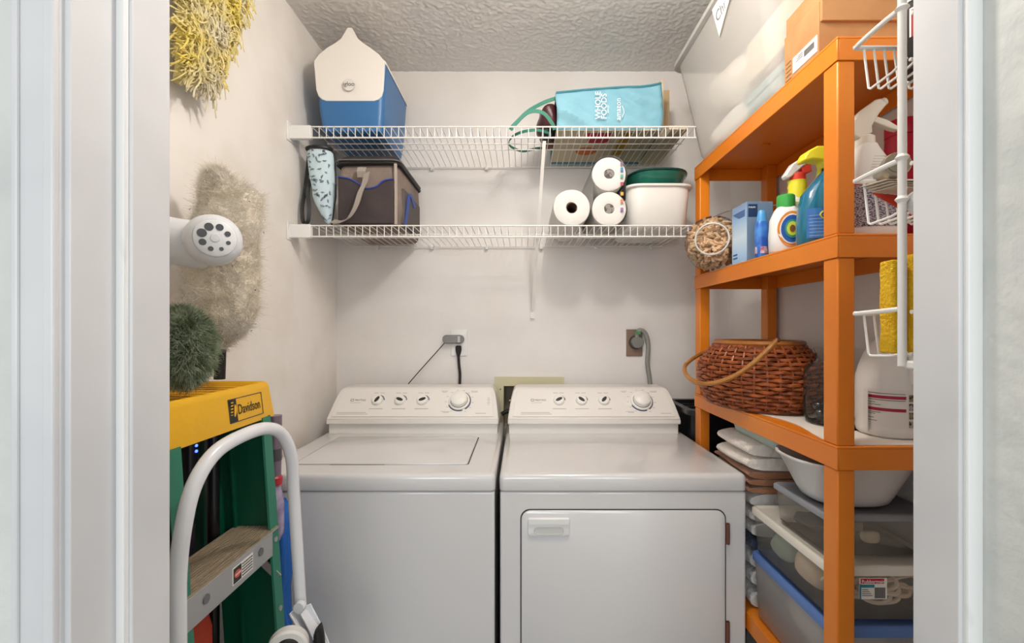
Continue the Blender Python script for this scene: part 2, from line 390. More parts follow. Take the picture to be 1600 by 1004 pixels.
dr = thing('dryer', 'white front-loading clothes dryer with rectangular door, beside the orange shelving', 'dryer', (0.28, 1.58, 0), world=True)
machine(dr, -0.061, 0.618, -0.052, 0.598, [((873-815)*1.765/F, -62), ((908-815)*1.765/F, 50), ((943-815)*1.765/F, -40)], 0.462, 0.042)
dx0, dx1, dz0, dz1 = -0.0035, 0.560, 0.20, 0.834
build('door_gap_shade', MB().prism(rrect(dx0, dx1, dz0, dz1, 0.027, 8), 1.2465, 1.2485), gap_shade, dr)  # dark slab painted in as the shaded gap around the door
door = MB(); rr = []
for y, i in ((1.2485, 0.0032), (1.2445, 0.0032), (1.2432, 0.0048)): rr.append([(x, y, z) for x, z in rrect(dx0+i, dx1-i, dz0+i, dz1-i, 0.025, 8)])
door.loft(rr); D_ = build('door', door, enamel, dr, angle=60)
hd = MB(); hx = [(x, z) for x, z in rrect(0.016, 0.132, 0.762, 0.812, 0.006, 4)]
hd.loft([[(x, y, z) for x, z in rrect(0.016+i, 0.132-i, 0.762+i, 0.812-i, 0.006, 4)] for y, i in ((1.244, 0), (1.2395, 0.001), (1.2385, 0.003))])
hd.loft([[(x, y, z) for x, z in rrect(0.019, 0.129, 0.797, 0.810, 0.004, 4)] for y in (1.239, 1.2345)])
H_ = build('door_handle', hd, white_pl, D_, angle=60)
rc = MB().loft([[(x, y, z) for x, z in rrect(0.033+i, 0.115-i, 0.767+i, 0.789-i, 0.0105-i, 6)] for y, i in ((1.2384, 0), (1.2375, 0.0015), (1.2392, 0.0035))])
build('hand_hold', rc, mat('hand_hold_grey', '#CFCECB', 0.3), D_)
for z in (0.768, 0.50):
    hb = MB().box(0.557, 0.568, 1.2405, 1.248, z-0.028, z+0.028); hb.cyl((0.563, 1.241, z-0.028), 0.0042, 0.056, 'z', 10)
    build('hinge', hb, mat('hinge_brown', '#7A5346', 0.5, 0.4), dr)

# ================================================================ back wall fittings
t = thing('water_outlet_box', 'cream plastic washer water box set in the wall behind the two machines', 'outlet box', (0.03, YB, 1.0), world=True)
b = MB(); b.box(-0.116, 0.183, YB-0.010, YB, 1.080, 1.119).box(-0.116, hx0, YB-0.010, YB, 0.86, 1.080).box(hx1, 0.183, YB-0.010, YB, 0.86, 1.080).box(hx0, hx1, YB-0.010, YB, 0.86, hz0)
build('frame', b, cream, t)
build('box_liner', MB().box(hx0, hx0+0.002, YB-0.004, YB+0.084, hz0, hz1).box(hx1-0.002, hx1, YB-0.004, YB+0.084, hz0, hz1).box(hx0, hx1, YB-0.004, YB+0.084, hz1-0.002, hz1).box(hx0, hx1, YB+0.080, YB+0.084, hz0, hz1), recess, t)
v = MB().cyl((-0.035, YB+0.05, 0.955), 0.011, 0.05, 'z', 14); v.cyl((-0.055, YB+0.03, 1.01), 0.008, 0.035, 'x', 12)
build('valve', v, mat('brass', '#9A8A62', 0.35, 0.8), t)
build('screw', MB().cyl((-0.091, YB-0.012, 1.066), 0.003, 0.003, 'y', 10), prntd, t)
build('hose', MB().tube(smoothpath([(-0.035, YB+0.03, 0.96), (-0.045, 1.95, 0.975), (-0.068, 1.94, 0.972), (-0.085, 1.938, 0.962)]), 0.009, 10), blackr, t)

t = thing('power_outlet', 'white power outlet with a grey adapter and black plug, above the washing machine', 'outlet', (-0.27, YB, 1.26), world=True)
build('cover_plate', MB().loft([[(x, YB-y, z) for x, z in rrect(-0.306+i, -0.234-i, 1.208+i, 1.322-i, 0.004)] for y, i in ((0, 0), (0.004, 0), (0.006, 0.002))]), white_pl, t)
for z in (1.285, 1.243): build('socket', MB().cyl((-0.272, YB-0.0075, z), 0.016, 0.003, 'y', 20), mat('socket_white', '#D8D5CF', 0.4), t)
t = thing('power_adapter', 'grey oblong power adapter in the upper socket of the white outlet', 'adapter', (-0.29, YB-0.02, 1.28), world=True)
a = MB().loft([[(x, y, z) for x, z in rrect(-0.338+i, -0.246-i, 1.263+i, 1.300-i, 0.0175-i, 8)] for y, i in ((YB-0.010, 0.001), (YB-0.028, 0), (YB-0.034, 0.004))])
build('body', a, greyp, t); build('end_window', MB().box(-0.272, -0.262, YB-0.036, YB-0.033, 1.268, 1.295), mat('pale_grey', '#B4B5B5', 0.3), t)
build('cord', MB().tube(smoothpath([at(696, 534, 1.945), at(680, 552, 1.945), at(662, 572, 1.94), at(636, 602, 1.93), at(622, 622, 1.925)]), 0.0022, 6), blackr, t)
t = thing('power_cable', 'black plug and thick black cord running down behind the washing machine', 'cord', (-0.27, YB-0.02, 1.24), world=True)
build('plug', MB().lathe((-0.271, YB-0.017, 1.205), [(0.006, 0), (0.009, 0.012), (0.013, 0.028), (0.013, 0.045), (0.008, 0.049)], 14), blackr, t)
build('cord', MB().tube(smoothpath([(-0.271, YB-0.017, 1.21), (-0.268, YB-0.02, 1.17), (-0.264, YB-0.02, 1.12), (-0.268, YB-0.035, 1.02)]), 0.006, 8), blackr, t)

t = thing('dryer_outlet', 'brown metal dryer outlet high on the wall behind the dryer', 'outlet', (0.487, YB, 1.26), world=True)
brown = mat('outlet_brown', '#8A7364', 0.5, 0.3)
build('cover_plate', MB().box(0.452, 0.522, YB-0.006, YB, 1.208, 1.324), brown, t, bevel=0.002)
build('socket', MB().cyl((0.492, YB-0.010, 1.268), 0.030, 0.006, 'y', 28), mat('socket_dark', '#3E3833', 0.5), t)
t = thing('power_cable', 'thick grey dryer cord and round plug looping down from the brown outlet', 'cord', (0.5, YB-0.02, 1.27), world=True)
build('plug', MB().cyl((0.496, YB-0.034, 1.268), 0.025, 0.024, 'y', 24, 0.027), greyp, t, bevel=0.003)
build('tag', MB().box(0.487, 0.508, YB-0.037, YB-0.012, 1.301, 1.318), mat('green_tag', '#4E8A5C', 0.5), t, bevel=0.002)
build('cord', MB().tube(smoothpath([(0.493, YB-0.024, 1.285), (0.497, YB-0.028, 1.316), (0.515, YB-0.03, 1.318), (0.532, YB-0.03, 1.297), (0.540, YB-0.03, 1.25), (0.536, YB-0.03, 1.18), (0.545, YB-0.03, 1.12), (0.552, YB-0.04, 1.03)]), 0.0095, 10), greyc, t)

# ================================================================ wire shelves
def wire_shelf(name, label, z, x1):
    x0 = -0.7265; yf, yb, lip = 1.568, 1.955, 0.038; r = 0.0024
    t = thing(name, label, 'wire shelf', (0, YB-0.01, z), world=True)
    n = int((x1-x0)/0.0248)
    me = None
    wm_ = MB().tube([(0, yb, z), (0, 1.76, z), (0, yf+0.003, z), (0, yf, z-0.003), (0, yf, z-lip)], 0.0016, 5, cap=True)
    first = None
    for i in range(n+1):
        x = x0+0.004+i*(x1-x0-0.008)/n
        if first is None:
            first = build('wire', wm_, wirew, t); first.location.x += x; base = first.location.x-x
        else:
            o = bpy.data.objects.new('wire', first.data); COL.objects.link(o); o.parent = t
            o.location = first.location; o.location.x = base+x
    for y, zz, rr in ((yf-0.002, z-0.0005, r), (yf-0.002, z-lip, r*1.15), (1.705, z-0.003, r), (1.760, z-0.0035, r), (yb, z-0.002, r*1.1)):
        build('rod', MB().tube([(x0, y, zz), ((x0+x1)/2, y, zz), (x1, y, zz)], rr, 8), wirew, t)
    # end brackets
    b = MB().box(XL, XL+0.004, yf-0.02, yf+0.05, z-0.05, z+0.014); b.box(XL, x0+0.002, yf-0.006, yf+0.012, z-lip-0.004, z+0.004)
    build('bracket', b, white_pl, t, bevel=0.002)
    for i in range(7):
        x = -0.62+i*0.235
        if x < x1: build('wall_clip', MB().box(x-0.006, x+0.006, yb-0.006, YB, z-0.014, z+0.006).cyl((x, yb-0.008, z-0.008), 0.003, 0.006, 'y', 8), white_pl, t, bevel=0.001)
    return t
ws1 = wire_shelf('wire_shelf', 'upper white wire shelf along the back wall, under the cooler and tote', 2.022, 0.600)
ws2 = wire_shelf('wire_shelf', 'lower white wire shelf along the back wall, under the paper rolls', 1.682, 0.603)
t = thing('shelf_brace', 'slim white metal brace slanting from upper wire shelf down to back wall', 'brace', (0.047, YB, 1.39), world=True)
build('bar', MB().strap([(0.0785, 1.572, 1.975), (0.062, 1.77, 1.68), (0.047, 1.958, 1.398)], (0.012, 0, 0), 0.004), wirew, t)
build('foot', MB().box(0.038, 0.055, YB-0.014, YB, 1.372, 1.405).cyl((0.0465, YB-0.017, 1.382), 0.004, 0.004, 'y', 10), wirew, t)

# ---- cooler on the upper shelf
t = thing('cooler', 'blue and white hard cooler with a tent-shaped lid on the upper wire shelf', 'cooler', (-0.605, 1.76, 2.025), world=True)
cx = -0.607
b = MB(); rings = []
for z, h in ((2.026, 0.100), (2.032, 0.108), (2.10, 0.116), (2.20, 0.121), (2.262, 0.124)): rings.append(rring(cx-h, cx+h, 1.765-0.158*h/0.122, 1.765+0.158*h/0.122, z, 0.022, 6))
b.loft(rings)
gable = [(cx-0.121, 2.25), (cx+0.121, 2.25), (cx+0.121, 2.268), (cx+0.055, 2.318), (cx-0.055, 2.318), (cx-0.121, 2.268)]
b.prism(gable, 1.612, 1.918); build('body', b, cooler_b, t, angle=50)
def lidpoly(dn, grow):
    o = [(cx-0.118-grow, 2.17), (cx-0.112-grow, 2.150), (cx-0.100, 2.138), (cx-0.085, dn), (cx+0.085, dn), (cx+0.100, 2.138), (cx+0.112+grow, 2.150), (cx+0.118+grow, 2.17),
         (cx+0.124+grow, 2.268), (cx+0.105, 2.292), (cx+0.075, 2.315), (cx+0.048, 2.333), (cx+0.030, 2.348), (cx+0.018, 2.372), (cx+0.010, 2.386), (cx-0.006, 2.386), (cx-0.014, 2.372), (cx-0.028, 2.348),
         (cx-0.048, 2.333), (cx-0.078, 2.315), (cx-0.106, 2.292), (cx-0.124-grow, 2.268)]
    return o
b = MB(); P0 = lidpoly(2.133, 0.0)
b.loft([[(x, 1.600+(0.012 if z < 2.2 else 0.0)*(2.2-z)/0.07, z) for x, z in P0], [(x, 1.616, z) for x, z in P0]])
roof = [(cx+0.127, 2.262), (cx+0.127, 2.272), (cx+0.078, 2.317), (cx+0.030, 2.342), (cx-0.028, 2.342), (cx-0.078, 2.317), (cx-0.127, 2.272), (cx-0.127, 2.262), (cx-0.055, 2.312), (cx+0.055, 2.312)]
b.prism(roof, 1.612, 1.922)
lidc = build('lid', b, mat('cooler_white', '#ECE7E1', 0.45), t, bevel=0.003, angle=35)
build('badge', MB().cyl((cx+0.0, 1.5975, 2.184), 0.021, 0.003, 'y', 28), mat('badge', '#E0DCD7', 0.4), lidc)
text('lettering', 'igloo', 0.021, frame((cx-0.0, 1.5970, 2.179), (1, 0, 0), (0, 0, 1)), prntd, lidc, 'CENTER', 0.0)

# ---- shopping tote lying on its side
t = thing('tote_bag', 'light blue shopping tote lying on its side on the upper wire shelf', 'tote bag', (0.30, 1.77, 2.03), world=True)
tb = mat('tote_blue', '#80B2C2', 0.8, bump=0.1, bscale=200, col2='#6CA1B4', nscale=6); tbe = mat('tote_beige', '#C9BCA0', 0.7)
def totez(x):   # top outline
    u = (x-0.122)/0.372; return 2.160+0.022*sin(u*pi*0.55)+0.012*max(0, (u-0.85)/0.15)
nx, nz = 36, 14; vs = []; fs = []
for i in range(nx+1):
    x = 0.122+0.372*i/nx
    for j in range(nz+1):
        v_ = j/nz; z = 2.030+(totez(x)-2.030)*v_
        d = noise.noise(Vector((x*10, z*26+x*14, 1)))*0.022+noise.noise(Vector((x*40-z*30, z*30, 4)))*0.004
        bulge = -0.010*sin(pi*v_)
        vs.append((x+0.003*sin(v_*5), 1.612+bulge+d*sin(pi*min(1, v_*1.0))**0.5, z))
for i in range(nx):
    for j in range(nz):
        a = i*(nz+1)+j; fs.append((a, a+nz+1, a+nz+2, a+1))
build('front_panel', MB().add(vs, fs), tb, t, solid=0.002)
b = MB(); X = [0.122+0.372*i/10 for i in range(11)]
b.loft([[(x, 1.61, 2.0285), (x, 1.93, 2.0285), (x, 1.93, 2.0315), (x, 1.61, 2.0315)] for x in X]); build('bottom_panel', b, tbe, t)
b = MB(); b.loft([[(x, 1.612, totez(x)-0.003), (x, 1.925, totez(x)-0.012), (x, 1.925, totez(x)-0.009), (x, 1.612, totez(x))] for x in X])
b.box(0.122, 0.49, 1.922, 1.926, 2.03, 2.16); build('back_panel', b, tb, t)
build('end_panel', MB().box(0.488, 0.492, 1.615, 1.925, 2.03, 2.175), tb, t)
pip = mat('tote_piping', '#3E7F8E', 0.6)
build('piping', MB().tube([(x, 1.6095, totez(x)+0.001) for x in X], 0.0042, 6), pip, t)
build('piping', MB().tube([(0.494, 1.612, 2.03), (0.498, 1.608, 2.09), (0.493, 1.61, 2.19)], 0.0022, 6), pip, t)
build('piping', MB().tube([(x, 1.925, 2.029) for x in X], 0.006, 6), pip, t)
whp = mat('white_print', '#F1F4F3', 0.6)
for i, (s_, px_, sz, zz) in enumerate((('WHOLE', 0.276, 0.027, 2.060), ('FOODS', 0.297, 0.027, 2.060), ('MARKET', 0.305, 0.007, 2.082), ('amazon', 0.346, 0.025, 2.056))):
    text('lettering', s_, sz, frame((px_, 1.5915, zz), (0, 0, 1), (-1, 0, 0)), whp, t, 'LEFT', 0.0)
sm = MB().tube(smoothpath([(0.352, 1.592, 2.066), (0.358, 1.592, 2.084), (0.352, 1.592, 2.106)]), 0.0012, 5); build('logo', sm, whp, t)
for c_, poly in (('#B3263C', [(0.235, 1.63), (0.325, 1.63), (0.328, 1.70), (0.30, 1.73), (0.25, 1.72)]), ('#C96A2B', [(0.225+0.042*cos(a*pi/8)+0.03, 1.80+0.04*sin(a*pi/8)) for a in range(16)]),
                 ('#B08A1F', [(0.365, 1.63), (0.40, 1.63), (0.405, 1.84), (0.36, 1.84)])):
    build('print', MB().loft([[(x, y, 2.0278) for x, y in poly], [(x, y, 2.0286) for x, y in poly]]), mat('print_'+c_[1:], c_, 0.7), t, smooth=False)
gr = mat('strap_green', '#2F7A66', 0.6)
build('handle', MB().strap(smoothpath([(0.124, 1.625, 2.150), (0.075, 1.62, 2.130), (0.015, 1.60, 2.085), (-0.035, 1.595, 2.028), (-0.025, 1.60, 2.045), (0.025, 1.60, 2.088), (0.075, 1.605, 2.088), (0.108, 1.615, 2.055), (0.118, 1.62, 2.035)]), (0, 0.022, 0.004), 0.002, 0.013), gr, t)
build('handle', MB().strap(smoothpath([(0.122, 1.915, 2.09), (0.06, 1.88, 2.07), (0.0, 1.84, 2.045), (-0.05, 1.76, 2.040), (-0.020, 1.66, 2.036), (0.05, 1.62, 2.034), (0.11, 1.66, 2.036)]), (0.005, 0.02, 0.012), 0.002, 0.010), gr, t)
mar = mat('maroon_film', '#4A2226', 0.35, col2='#5E3234', nscale=20, bump=0.4, bscale=40)
tag(build('snack_bag', blob((0.095, 1.70, 2.095), 0.045, 0.065, 0.052, 0.03, 14, seed=3), mar), 'dark maroon plastic bag bulging from the mouth of the blue tote', 'bag')
tag(build('snack_bag', blob((0.108, 1.80, 2.080), 0.03, 0.06, 0.042, 0.025, 16, seed=8), mat('brown_film', '#6B3F33', 0.4, bump=0.3, bscale=50)), 'reddish brown bag tucked behind the maroon bag in the tote mouth', 'bag')
tag(build('black_pouch', blob((0.092, 1.68, 2.048), 0.024, 0.035, 0.018, 0.008, 20, seed=5), mat('pouch_black', '#23262B', 0.6)), 'small black pouch under the maroon bag at the tote mouth', 'pouch')
wood = mat('beige_board', '#CDBDA2', 0.6, col2='#C3B194', nscale=4, stretch=(1, 1, 6))
t = thing('wooden_panel', 'beige wooden panel leaning between blue tote and frosted bin on upper shelf', 'panel', (0.54, 1.8, 2.03), world=True)
build('board', MB().box(0.505, 0.519, 1.66, 1.94, 2.028, 2.235), wood, t, bevel=0.001)
build('base_board', MB().box(0.519, 0.585, 1.60, 1.94, 2.027, 2.041), wood, t, bevel=0.001)
build('end_board', MB().box(0.519, 0.585, 1.80, 1.815, 2.041, 2.27), mat('tan_board', '#B89F7B', 0.6), t, bevel=0.001)

# ---- lower wire shelf
t = thing('insulated_bag', 'grey and black soft insulated bag with webbing strap on the lower wire shelf', 'cooler bag', (-0.53, 1.75, 1.685), world=True)
bgf = mat('bag_taupe', '#8A7A70', 0.85, bump=0.15, bscale=150, col2='#7D6E66', nscale=10)
bgd = mat('bag_dark', '#3A3132', 0.8, bump=0.25, bscale=25, col2='#453B3B', nscale=9)
bx0, bx1 = -0.648, -0.428
b = MB(); rings = []
for z, i in ((1.684, 0.012), (1.692, 0.003), (1.75, 0), (1.85, 0.001), (1.895, 0.005), (1.905, 0.012)): rings.append(rring(bx0+i, bx1-i, 1.59+i, 1.93-i, z, 0.03, 6))
b.loft(rings); build('body', jitter(b, 0.006, 12), bgf, t, angle=70)
build('lid', jitter(MB().loft([rring(bx0+i, bx1-i, 1.585+i, 1.93-i, z, 0.03, 6) for z, i in ((1.898, 0), (1.920, 0), (1.932, 0.012), (1.936, 0.03))]), 0.004, 12), mat('bag_lid', '#2C292B', 0.8), t, angle=60)
build('zip', MB().tube([(x, y, 1.903) for x, y in rrect(bx0-0.003, bx1+0.003, 1.582, 1.93, 0.03, 5)], 0.004, 6, closed=True), blackr, t)
build('zip', MB().tube([(x, y, 1.914) for x, y in rrect(bx0-0.004, bx1+0.004, 1.581, 1.93, 0.03, 5)], 0.0025, 6, closed=True), mat('zip_grey', '#6D6A69', 0.5), t)
sc = [(bx0+0.012, 1.690), (bx1-0.016, 1.690), (bx1-0.016, 1.845), (bx1-0.05, 1.838), (bx1-0.075, 1.818), (bx1-0.11, 1.812), (bx1-0.135, 1.828), (bx1-0.17, 1.846), (bx0+0.012, 1.852)]
pk = build('pocket', MB().prism(sc, 1.574, 1.592), bgd, t, bevel=0.004)
build('trim', MB().tube([(x, 1.573, z) for x, z in smoothpath([(x, 0, z) for x, z in sc[2:]]) for x, z in [(x, z)]] if False else [(p.x, 1.573, p.z) for p in smoothpath([(x, 0, z) for x, z in sc[2:]])], 0.003, 6), mat('blue_trim', '#33489A', 0.6), pk)
web = mat('webbing_grey', '#9C938B', 0.7, bump=0.2, bscale=300)
build('strap', MB().strap(smoothpath([at(573, 270, 1.566), at(570, 285, 1.548), at(563, 300, 1.540), at(556, 322, 1.535), at(545, 340, 1.54), at(530, 347, 1.552), at(520, 345, 1.57)]), (0.020, 0, 0.010), 0.003), web, t)
build('strap', MB().strap([(-0.552, 1.575, 1.885), (-0.552, 1.566, 1.868), (-0.552, 1.572, 1.850)], (0.030, 0, 0), 0.003), web, t)
sp = build('side_pocket', MB().box(bx1-0.004, bx1+0.008, 1.63, 1.88, 1.70, 1.83), mat('mesh_grey', '#5A5352', 0.8), t, bevel=0.004)
build('lining', MB().strap(smoothpath([(bx1+0.009, 1.64, 1.70), (bx1+0.012, 1.66, 1.76), (bx1+0.010, 1.70, 1.83), (bx1+0.010, 1.78, 1.80)]), (0, 0.03, 0.01), 0.003), mat('blue_lining', '#2F4FA0', 0.6), sp)
build('corner_trim', MB().tube([(bx1-0.010, 1.583, 1.69), (bx1-0.009, 1.580, 1.80), (bx1-0.011, 1.583, 1.90)], 0.006, 6), mat('bag_light', '#A79A90', 0.8), t)

t = thing('patterned_pouch', 'pale blue botanical print pouch with black piping, beside the insulated bag', 'pouch', (-0.70, 1.60, 1.69), world=True)
b = MB(); rings = []
for py, l, r_ in ((233, 478, 515), (238, 477, 520), (255, 479, 521), (280, 482, 522), (295, 487, 522), (305, 485, 522), (320, 492, 520), (335, 500, 518), (350, 508, 516)):
    a_ = at(l, py, 1.60); c_ = at(r_, py, 1.60); m_ = (a_+c_)/2; w_ = (c_.x-a_.x)/2; q = []
    for k in range(20):
        an = 2*pi*k/20; q.append((m_.x+w_*cos(an), 1.612+min(0.030, w_)*sin(an), m_.z))
    rings.append(q)
pbody = build('body', b.loft(rings), mat('pouch_blue', '#C6DBE4', 0.8, bump=0.1, bscale=120), t, subsurf=1)
rs = random.Random(17); pb = MB()
def onp(u, z):
    for a_, b_ in zip(rings, rings[1:]):
        if b_[0][2] <= z <= a_[0][2]:
            f_ = (z-a_[0][2])/(b_[0][2]-a_[0][2]); r0 = a_[0][0]*(1-f_)+b_[0][0]*f_; l0 = a_[10][0]*(1-f_)+b_[10][0]*f_
            w_ = (r0-l0)/2; return Vector(((r0+l0)/2+u*w_, 1.612-min(0.030, w_)*math.sqrt(max(0, 1-u*u))-0.0012, z))
    return None
for i in range(46):
    u, z, th = rs.uniform(-0.72, 0.78), rs.uniform(1.71, 1.955), rs.uniform(0, 2*pi); c_ = onp(u, z)
    if c_ is None: continue
    nl = rs.choice((3, 5, 6)); st_ = Vector((cos(th), 0, sin(th)))
    pb.tube([c_-st_*0.007, c_, c_+st_*0.008], 0.0005, 3)
    for k in range(nl):
        q = c_+st_*(-0.004+0.0024*k); d_ = Matrix.Rotation((0.9 if k % 2 else -0.9), 3, 'Y') @ st_; e_ = Vector((-d_.z, 0, d_.x))
        pb.add([q, q+d_*0.0022+e_*0.0012, q+d_*0.0052, q+d_*0.0022-e_*0.0012], [(0, 1, 2, 3)])
build('print', pb, mat('sprig_navy', '#2F3A48', 0.8), pbody, smooth=False)
top_ = [Vector(p)+Vector((0, 0, 0.003)) for p in rings[0]]
build('piping', MB().tube(top_, 0.006, 6, closed=True), blackr, t)
build('piping', MB().tube([Vector(r_[0]) for r_ in rings], 0.0035, 6), blackr, t)
build('strap', MB().strap(smoothpath([at(483, 240, 1.64), at(480, 270, 1.64), at(476, 300, 1.63), at(472, 325, 1.62), at(474, 347, 1.61), at(481, 346, 1.60), at(483, 325, 1.60), at(481, 300, 1.61), at(485, 280, 1.62)]), (0.012, 0.006, 0), 0.003), blackr, t)

def paper_roll(c, r, ln, core_r, squash=1.0):
    """roll lying along y with its hole; front at c.y"""
    b = MB(); n = 40; x, y, z = c
    def ring(rr, yy, sq=1): return [(x+rr*cos(2*pi*k/n), yy, z+rr*sin(2*pi*k/n)*sq) for k in range(n)]
    b.loft([ring(core_r, y+ln), ring(core_r, y+0.001), ring(core_r+0.003, y), ring(r-0.008, y), ring(r-0.002, y+0.003), ring(r, y+0.009), ring(r, y+ln-0.004), ring(r-0.004, y+ln), ring(core_r, y+ln)], False, False)
    return b
t = thing('paper_towel_roll', 'single bare white paper towel roll lying on the lower wire shelf', 'paper roll', (0.176, 1.60, 1.75), world=True)
build('paper', jitter(paper_roll((0.176, 1.595, 1.7515), 0.0655, 0.29, 0.019), 0.003, 16), paper, t)
build('core', MB().loft([[(0.176+rr*cos(2*pi*k/24), yy, 1.75+rr*sin(2*pi*k/24)) for k in range(24)] for rr, yy in ((0.0195, 1.88), (0.0195, 1.594), (0.0175, 1.594), (0.0175, 1.88), )], False, True), mat('core_brown', '#6E5547', 0.9), t)
filmm = clear('clear_film', '#E2E2E0', 0.12, 0.12, 0.42)
t = thing('wrapped_paper_rolls', 'two stacked paper towel rolls in clear printed film, beside the single roll', 'paper rolls', (0.31, 1.60, 1.75), world=True)
for z in (1.7485, 1.871):
    rr_ = build('roll', jitter(paper_roll((0.308, 1.60, z), 0.061, 0.27, 0.018), 0.002, 16, z), paper, t)
    build('core', MB().cyl((0.308, 1.603, z), 0.0185, 0.2, 'y', 24), mat('core_grey', '#8E8884', 0.8, col2='#4F4A48', nscale=90, lo=0.45, hi=0.55), rr_)
out = []
for cz, a0, a1 in ((1.871, -25, 205), (1.7485, 155, 385)):
    for k in range(19):
        a_ = R(a0+(a1-a0)*k/18); out.append((0.308+0.0635*cos(a_), cz+0.0635*sin(a_)))
fl = MB().loft([[(x, y, z) for x, z in out] for y in (1.597, 1.60, 1.88)], False, False)
build('film', jitter(fl, 0.003, 25), filmm, t)
pal = ['#7A5C7C', '#3E7FB6', '#5B9E8D', '#A83A5A', '#D8A23E', '#D77A48', '#8A6CA0']
for i, z in enumerate((1.905, 1.885, 1.862, 1.835, 1.800, 1.775, 1.745)):
    build('print', MB().box(0.346, 0.356, 1.5915, 1.5925, z-0.007, z+0.005), mat('film_'+pal[i][1:], pal[i], 0.5), t, smooth=False)

# white tub and green roaster
t = thing('dish_tub', 'large white plastic tub on the lower wire shelf below the green bowl', 'tub', (0.49, 1.75, 1.69), world=True)
b = MB(); rings = []
for z, h, d in ((1.686, 0.097, 0.15), (1.692, 0.104, 0.156), (1.80, 0.113, 0.165), (1.826, 0.115, 0.167), (1.828, 0.125, 0.176), (1.835, 0.126, 0.177), (1.836, 0.121, 0.172), (1.828, 0.112, 0.163), (1.70, 0.102, 0.153)):
    rings.append(sell(0.490, 1.765, z, h*(1.0 if z > 1.825 else 1.03), d, 40, 5.5))
build('basin', b.loft(rings), mat('tub_white', '#E4E1DC', 0.35), t, angle=50)
t = thing('green_bowl', 'dark green glossy oval bowl resting in the white tub on the shelf', 'bowl', (0.5, 1.76, 1.83), world=True)
gg = mat('green_glaze', '#1C5F50', 0.12, coat=0.6, col2='#2A7865', nscale=6)
b = MB(); rings = []
for z, k in ((1.812, 0.60), (1.820, 0.72), (1.845, 0.90), (1.872, 0.98), (1.880, 1.02), (1.886, 1.03), (1.886, 0.98), (1.862, 0.90), (1.828, 0.65)):
    rings.append(sell(0.500, 1.765, z+0.004, 0.108*k, 0.160*k, 40, 3.0))
build('bowl_body', b.loft(rings), gg, t, angle=60)
build('rim', MB().tube([(x, y, 1.890) for x, y, z in sell(0.500, 1.765, 0, 0.111, 0.165, 40, 3.0)], 0.0045, 8, closed=True), mat('green_rim', '#123E38', 0.15), t)

# ================================================================ orange shelving unit
UX0, UX1, UY0, UY1 = 0.622, 0.897, 0.897, 1.638
t = thing('shelving_unit', 'orange plastic shelving unit with four shelves against the right wall', 'shelving unit', ((UX0+UX1)/2, (UY0+UY1)/2, 0), world=True)
SH = [1.905, 1.516, 1.096, 0.545]
for z in SH:
    b = MB(); b.box(UX0, UX1, UY0, UY1, z-0.005, z)
    b.box(UX0, UX0+0.004, UY0, UY1, z-0.047, z-0.005).box(UX1-0.004, UX1, UY0, UY1, z-0.047, z-0.005)
    b.box(UX0+0.004, UX1-0.004, UY0, UY0+0.004, z-0.047, z-0.005).box(UX0+0.004, UX1-0.004, UY1-0.004, UY1, z-0.047, z-0.005)
    s_ = build('shelf', b, orange, t, bevel=0.0012)
    for x in (UX0+0.001, UX1-0.039):
        for y in (UY0+0.001, UY1-0.047): build('leg_socket', MB().box(x+0.003, x+0.035, y+0.003, y+0.043, z-0.049, z-0.005), orange, s_, bevel=0.001)
    for q in (0.3, 0.7): build('boss', MB().cyl(((UX0+UX1)/2, UY0+(UY1-UY0)*q, z-0.010), 0.012, 0.005, 'z', 16), orange, s_)
for x in (UX0+0.002, UX1-0.037):
    for y in (UY0+0.002, UY1-0.045):
        for z0, z1 in ((0.0, SH[3]-0.047), (SH[3], SH[2]-0.047), (SH[2], SH[1]-0.047), (SH[1], SH[0]-0.047)):
            build('leg', MB().box(x, x+0.035, y, y+0.043, z0, z1), orange, t, bevel=0.003)
b = MB(); edge = []
for i in range(25):
    u = i/24; y = UY0+0.010+u*0.66
    x = UX0+0.008+0.035*max(0, sin((u-0.02)*5.0))**2*(1 if u < 0.65 else 0.3)
    edge.append((x, y))
b.loft([[(x, y, SH[2]+0.0004), (UX1-0.006, y, SH[2]+0.0004), (UX1-0.006, y, SH[2]+0.0014), (x, y, SH[2]+0.0014)] for x, y in edge])
tag(build('shelf_liner', b, mat('liner', '#EDE6DC', 0.6)), 'white paper liner with a wavy edge on the third orange shelf', 'shelf liner')
SL = SH[2]+0.0015

# ---- top shelf: frosted bin and cardboard box
t = thing('storage_bin', 'large frosted storage bin with handwritten label on top of orange shelving', 'storage bin', (0.73, 1.36, 1.905), world=True)
b = MB(); rings = []
def binr(z, u, r=0.04): return rring(0.622-0.062*u, 0.858+0.033*u, 1.115-0.045*u, 1.600+0.06*u, z, r, 7)
for z, u in ((1.9065, 0.10), (1.908, 0.02)): pass
b.loft([rring(0.645, 0.835, 1.14, 1.575, 1.9065, 0.03, 7), rring(0.628, 0.852, 1.122, 1.592, 1.912, 0.036, 7), binr(1.925, 0.03), binr(2.05, 0.35), binr(2.18, 0.7), binr(2.270, 0.95)], True, False)
build('bin_body', b, frost, t, angle=60)
lb = MB().loft([rring(0.622-0.065-i, 0.900+min(i, 0.001), 1.065-i, 1.665+i, z, 0.045, 7) for z, i in ((2.262, 0.0), (2.264, 0.008), (2.278, 0.008), (2.286, 0.0), (2.287, -0.03), (2.282, -0.035))])
build('lid', lb, mat('bin_lid', '#C9C6C2', 0.4), t, angle=50)
d_ = Vector((-0.062*0.52, 0, 0.362*0.52)).normalized()
lp = lambda y, z: Vector((0.622-0.062*((z-1.915)/0.365)-0.004, y, z))
lab = [lp(1.320, 2.175), lp(1.17, 2.262), lp(1.175, 2.262), lp(1.335, 2.262)]
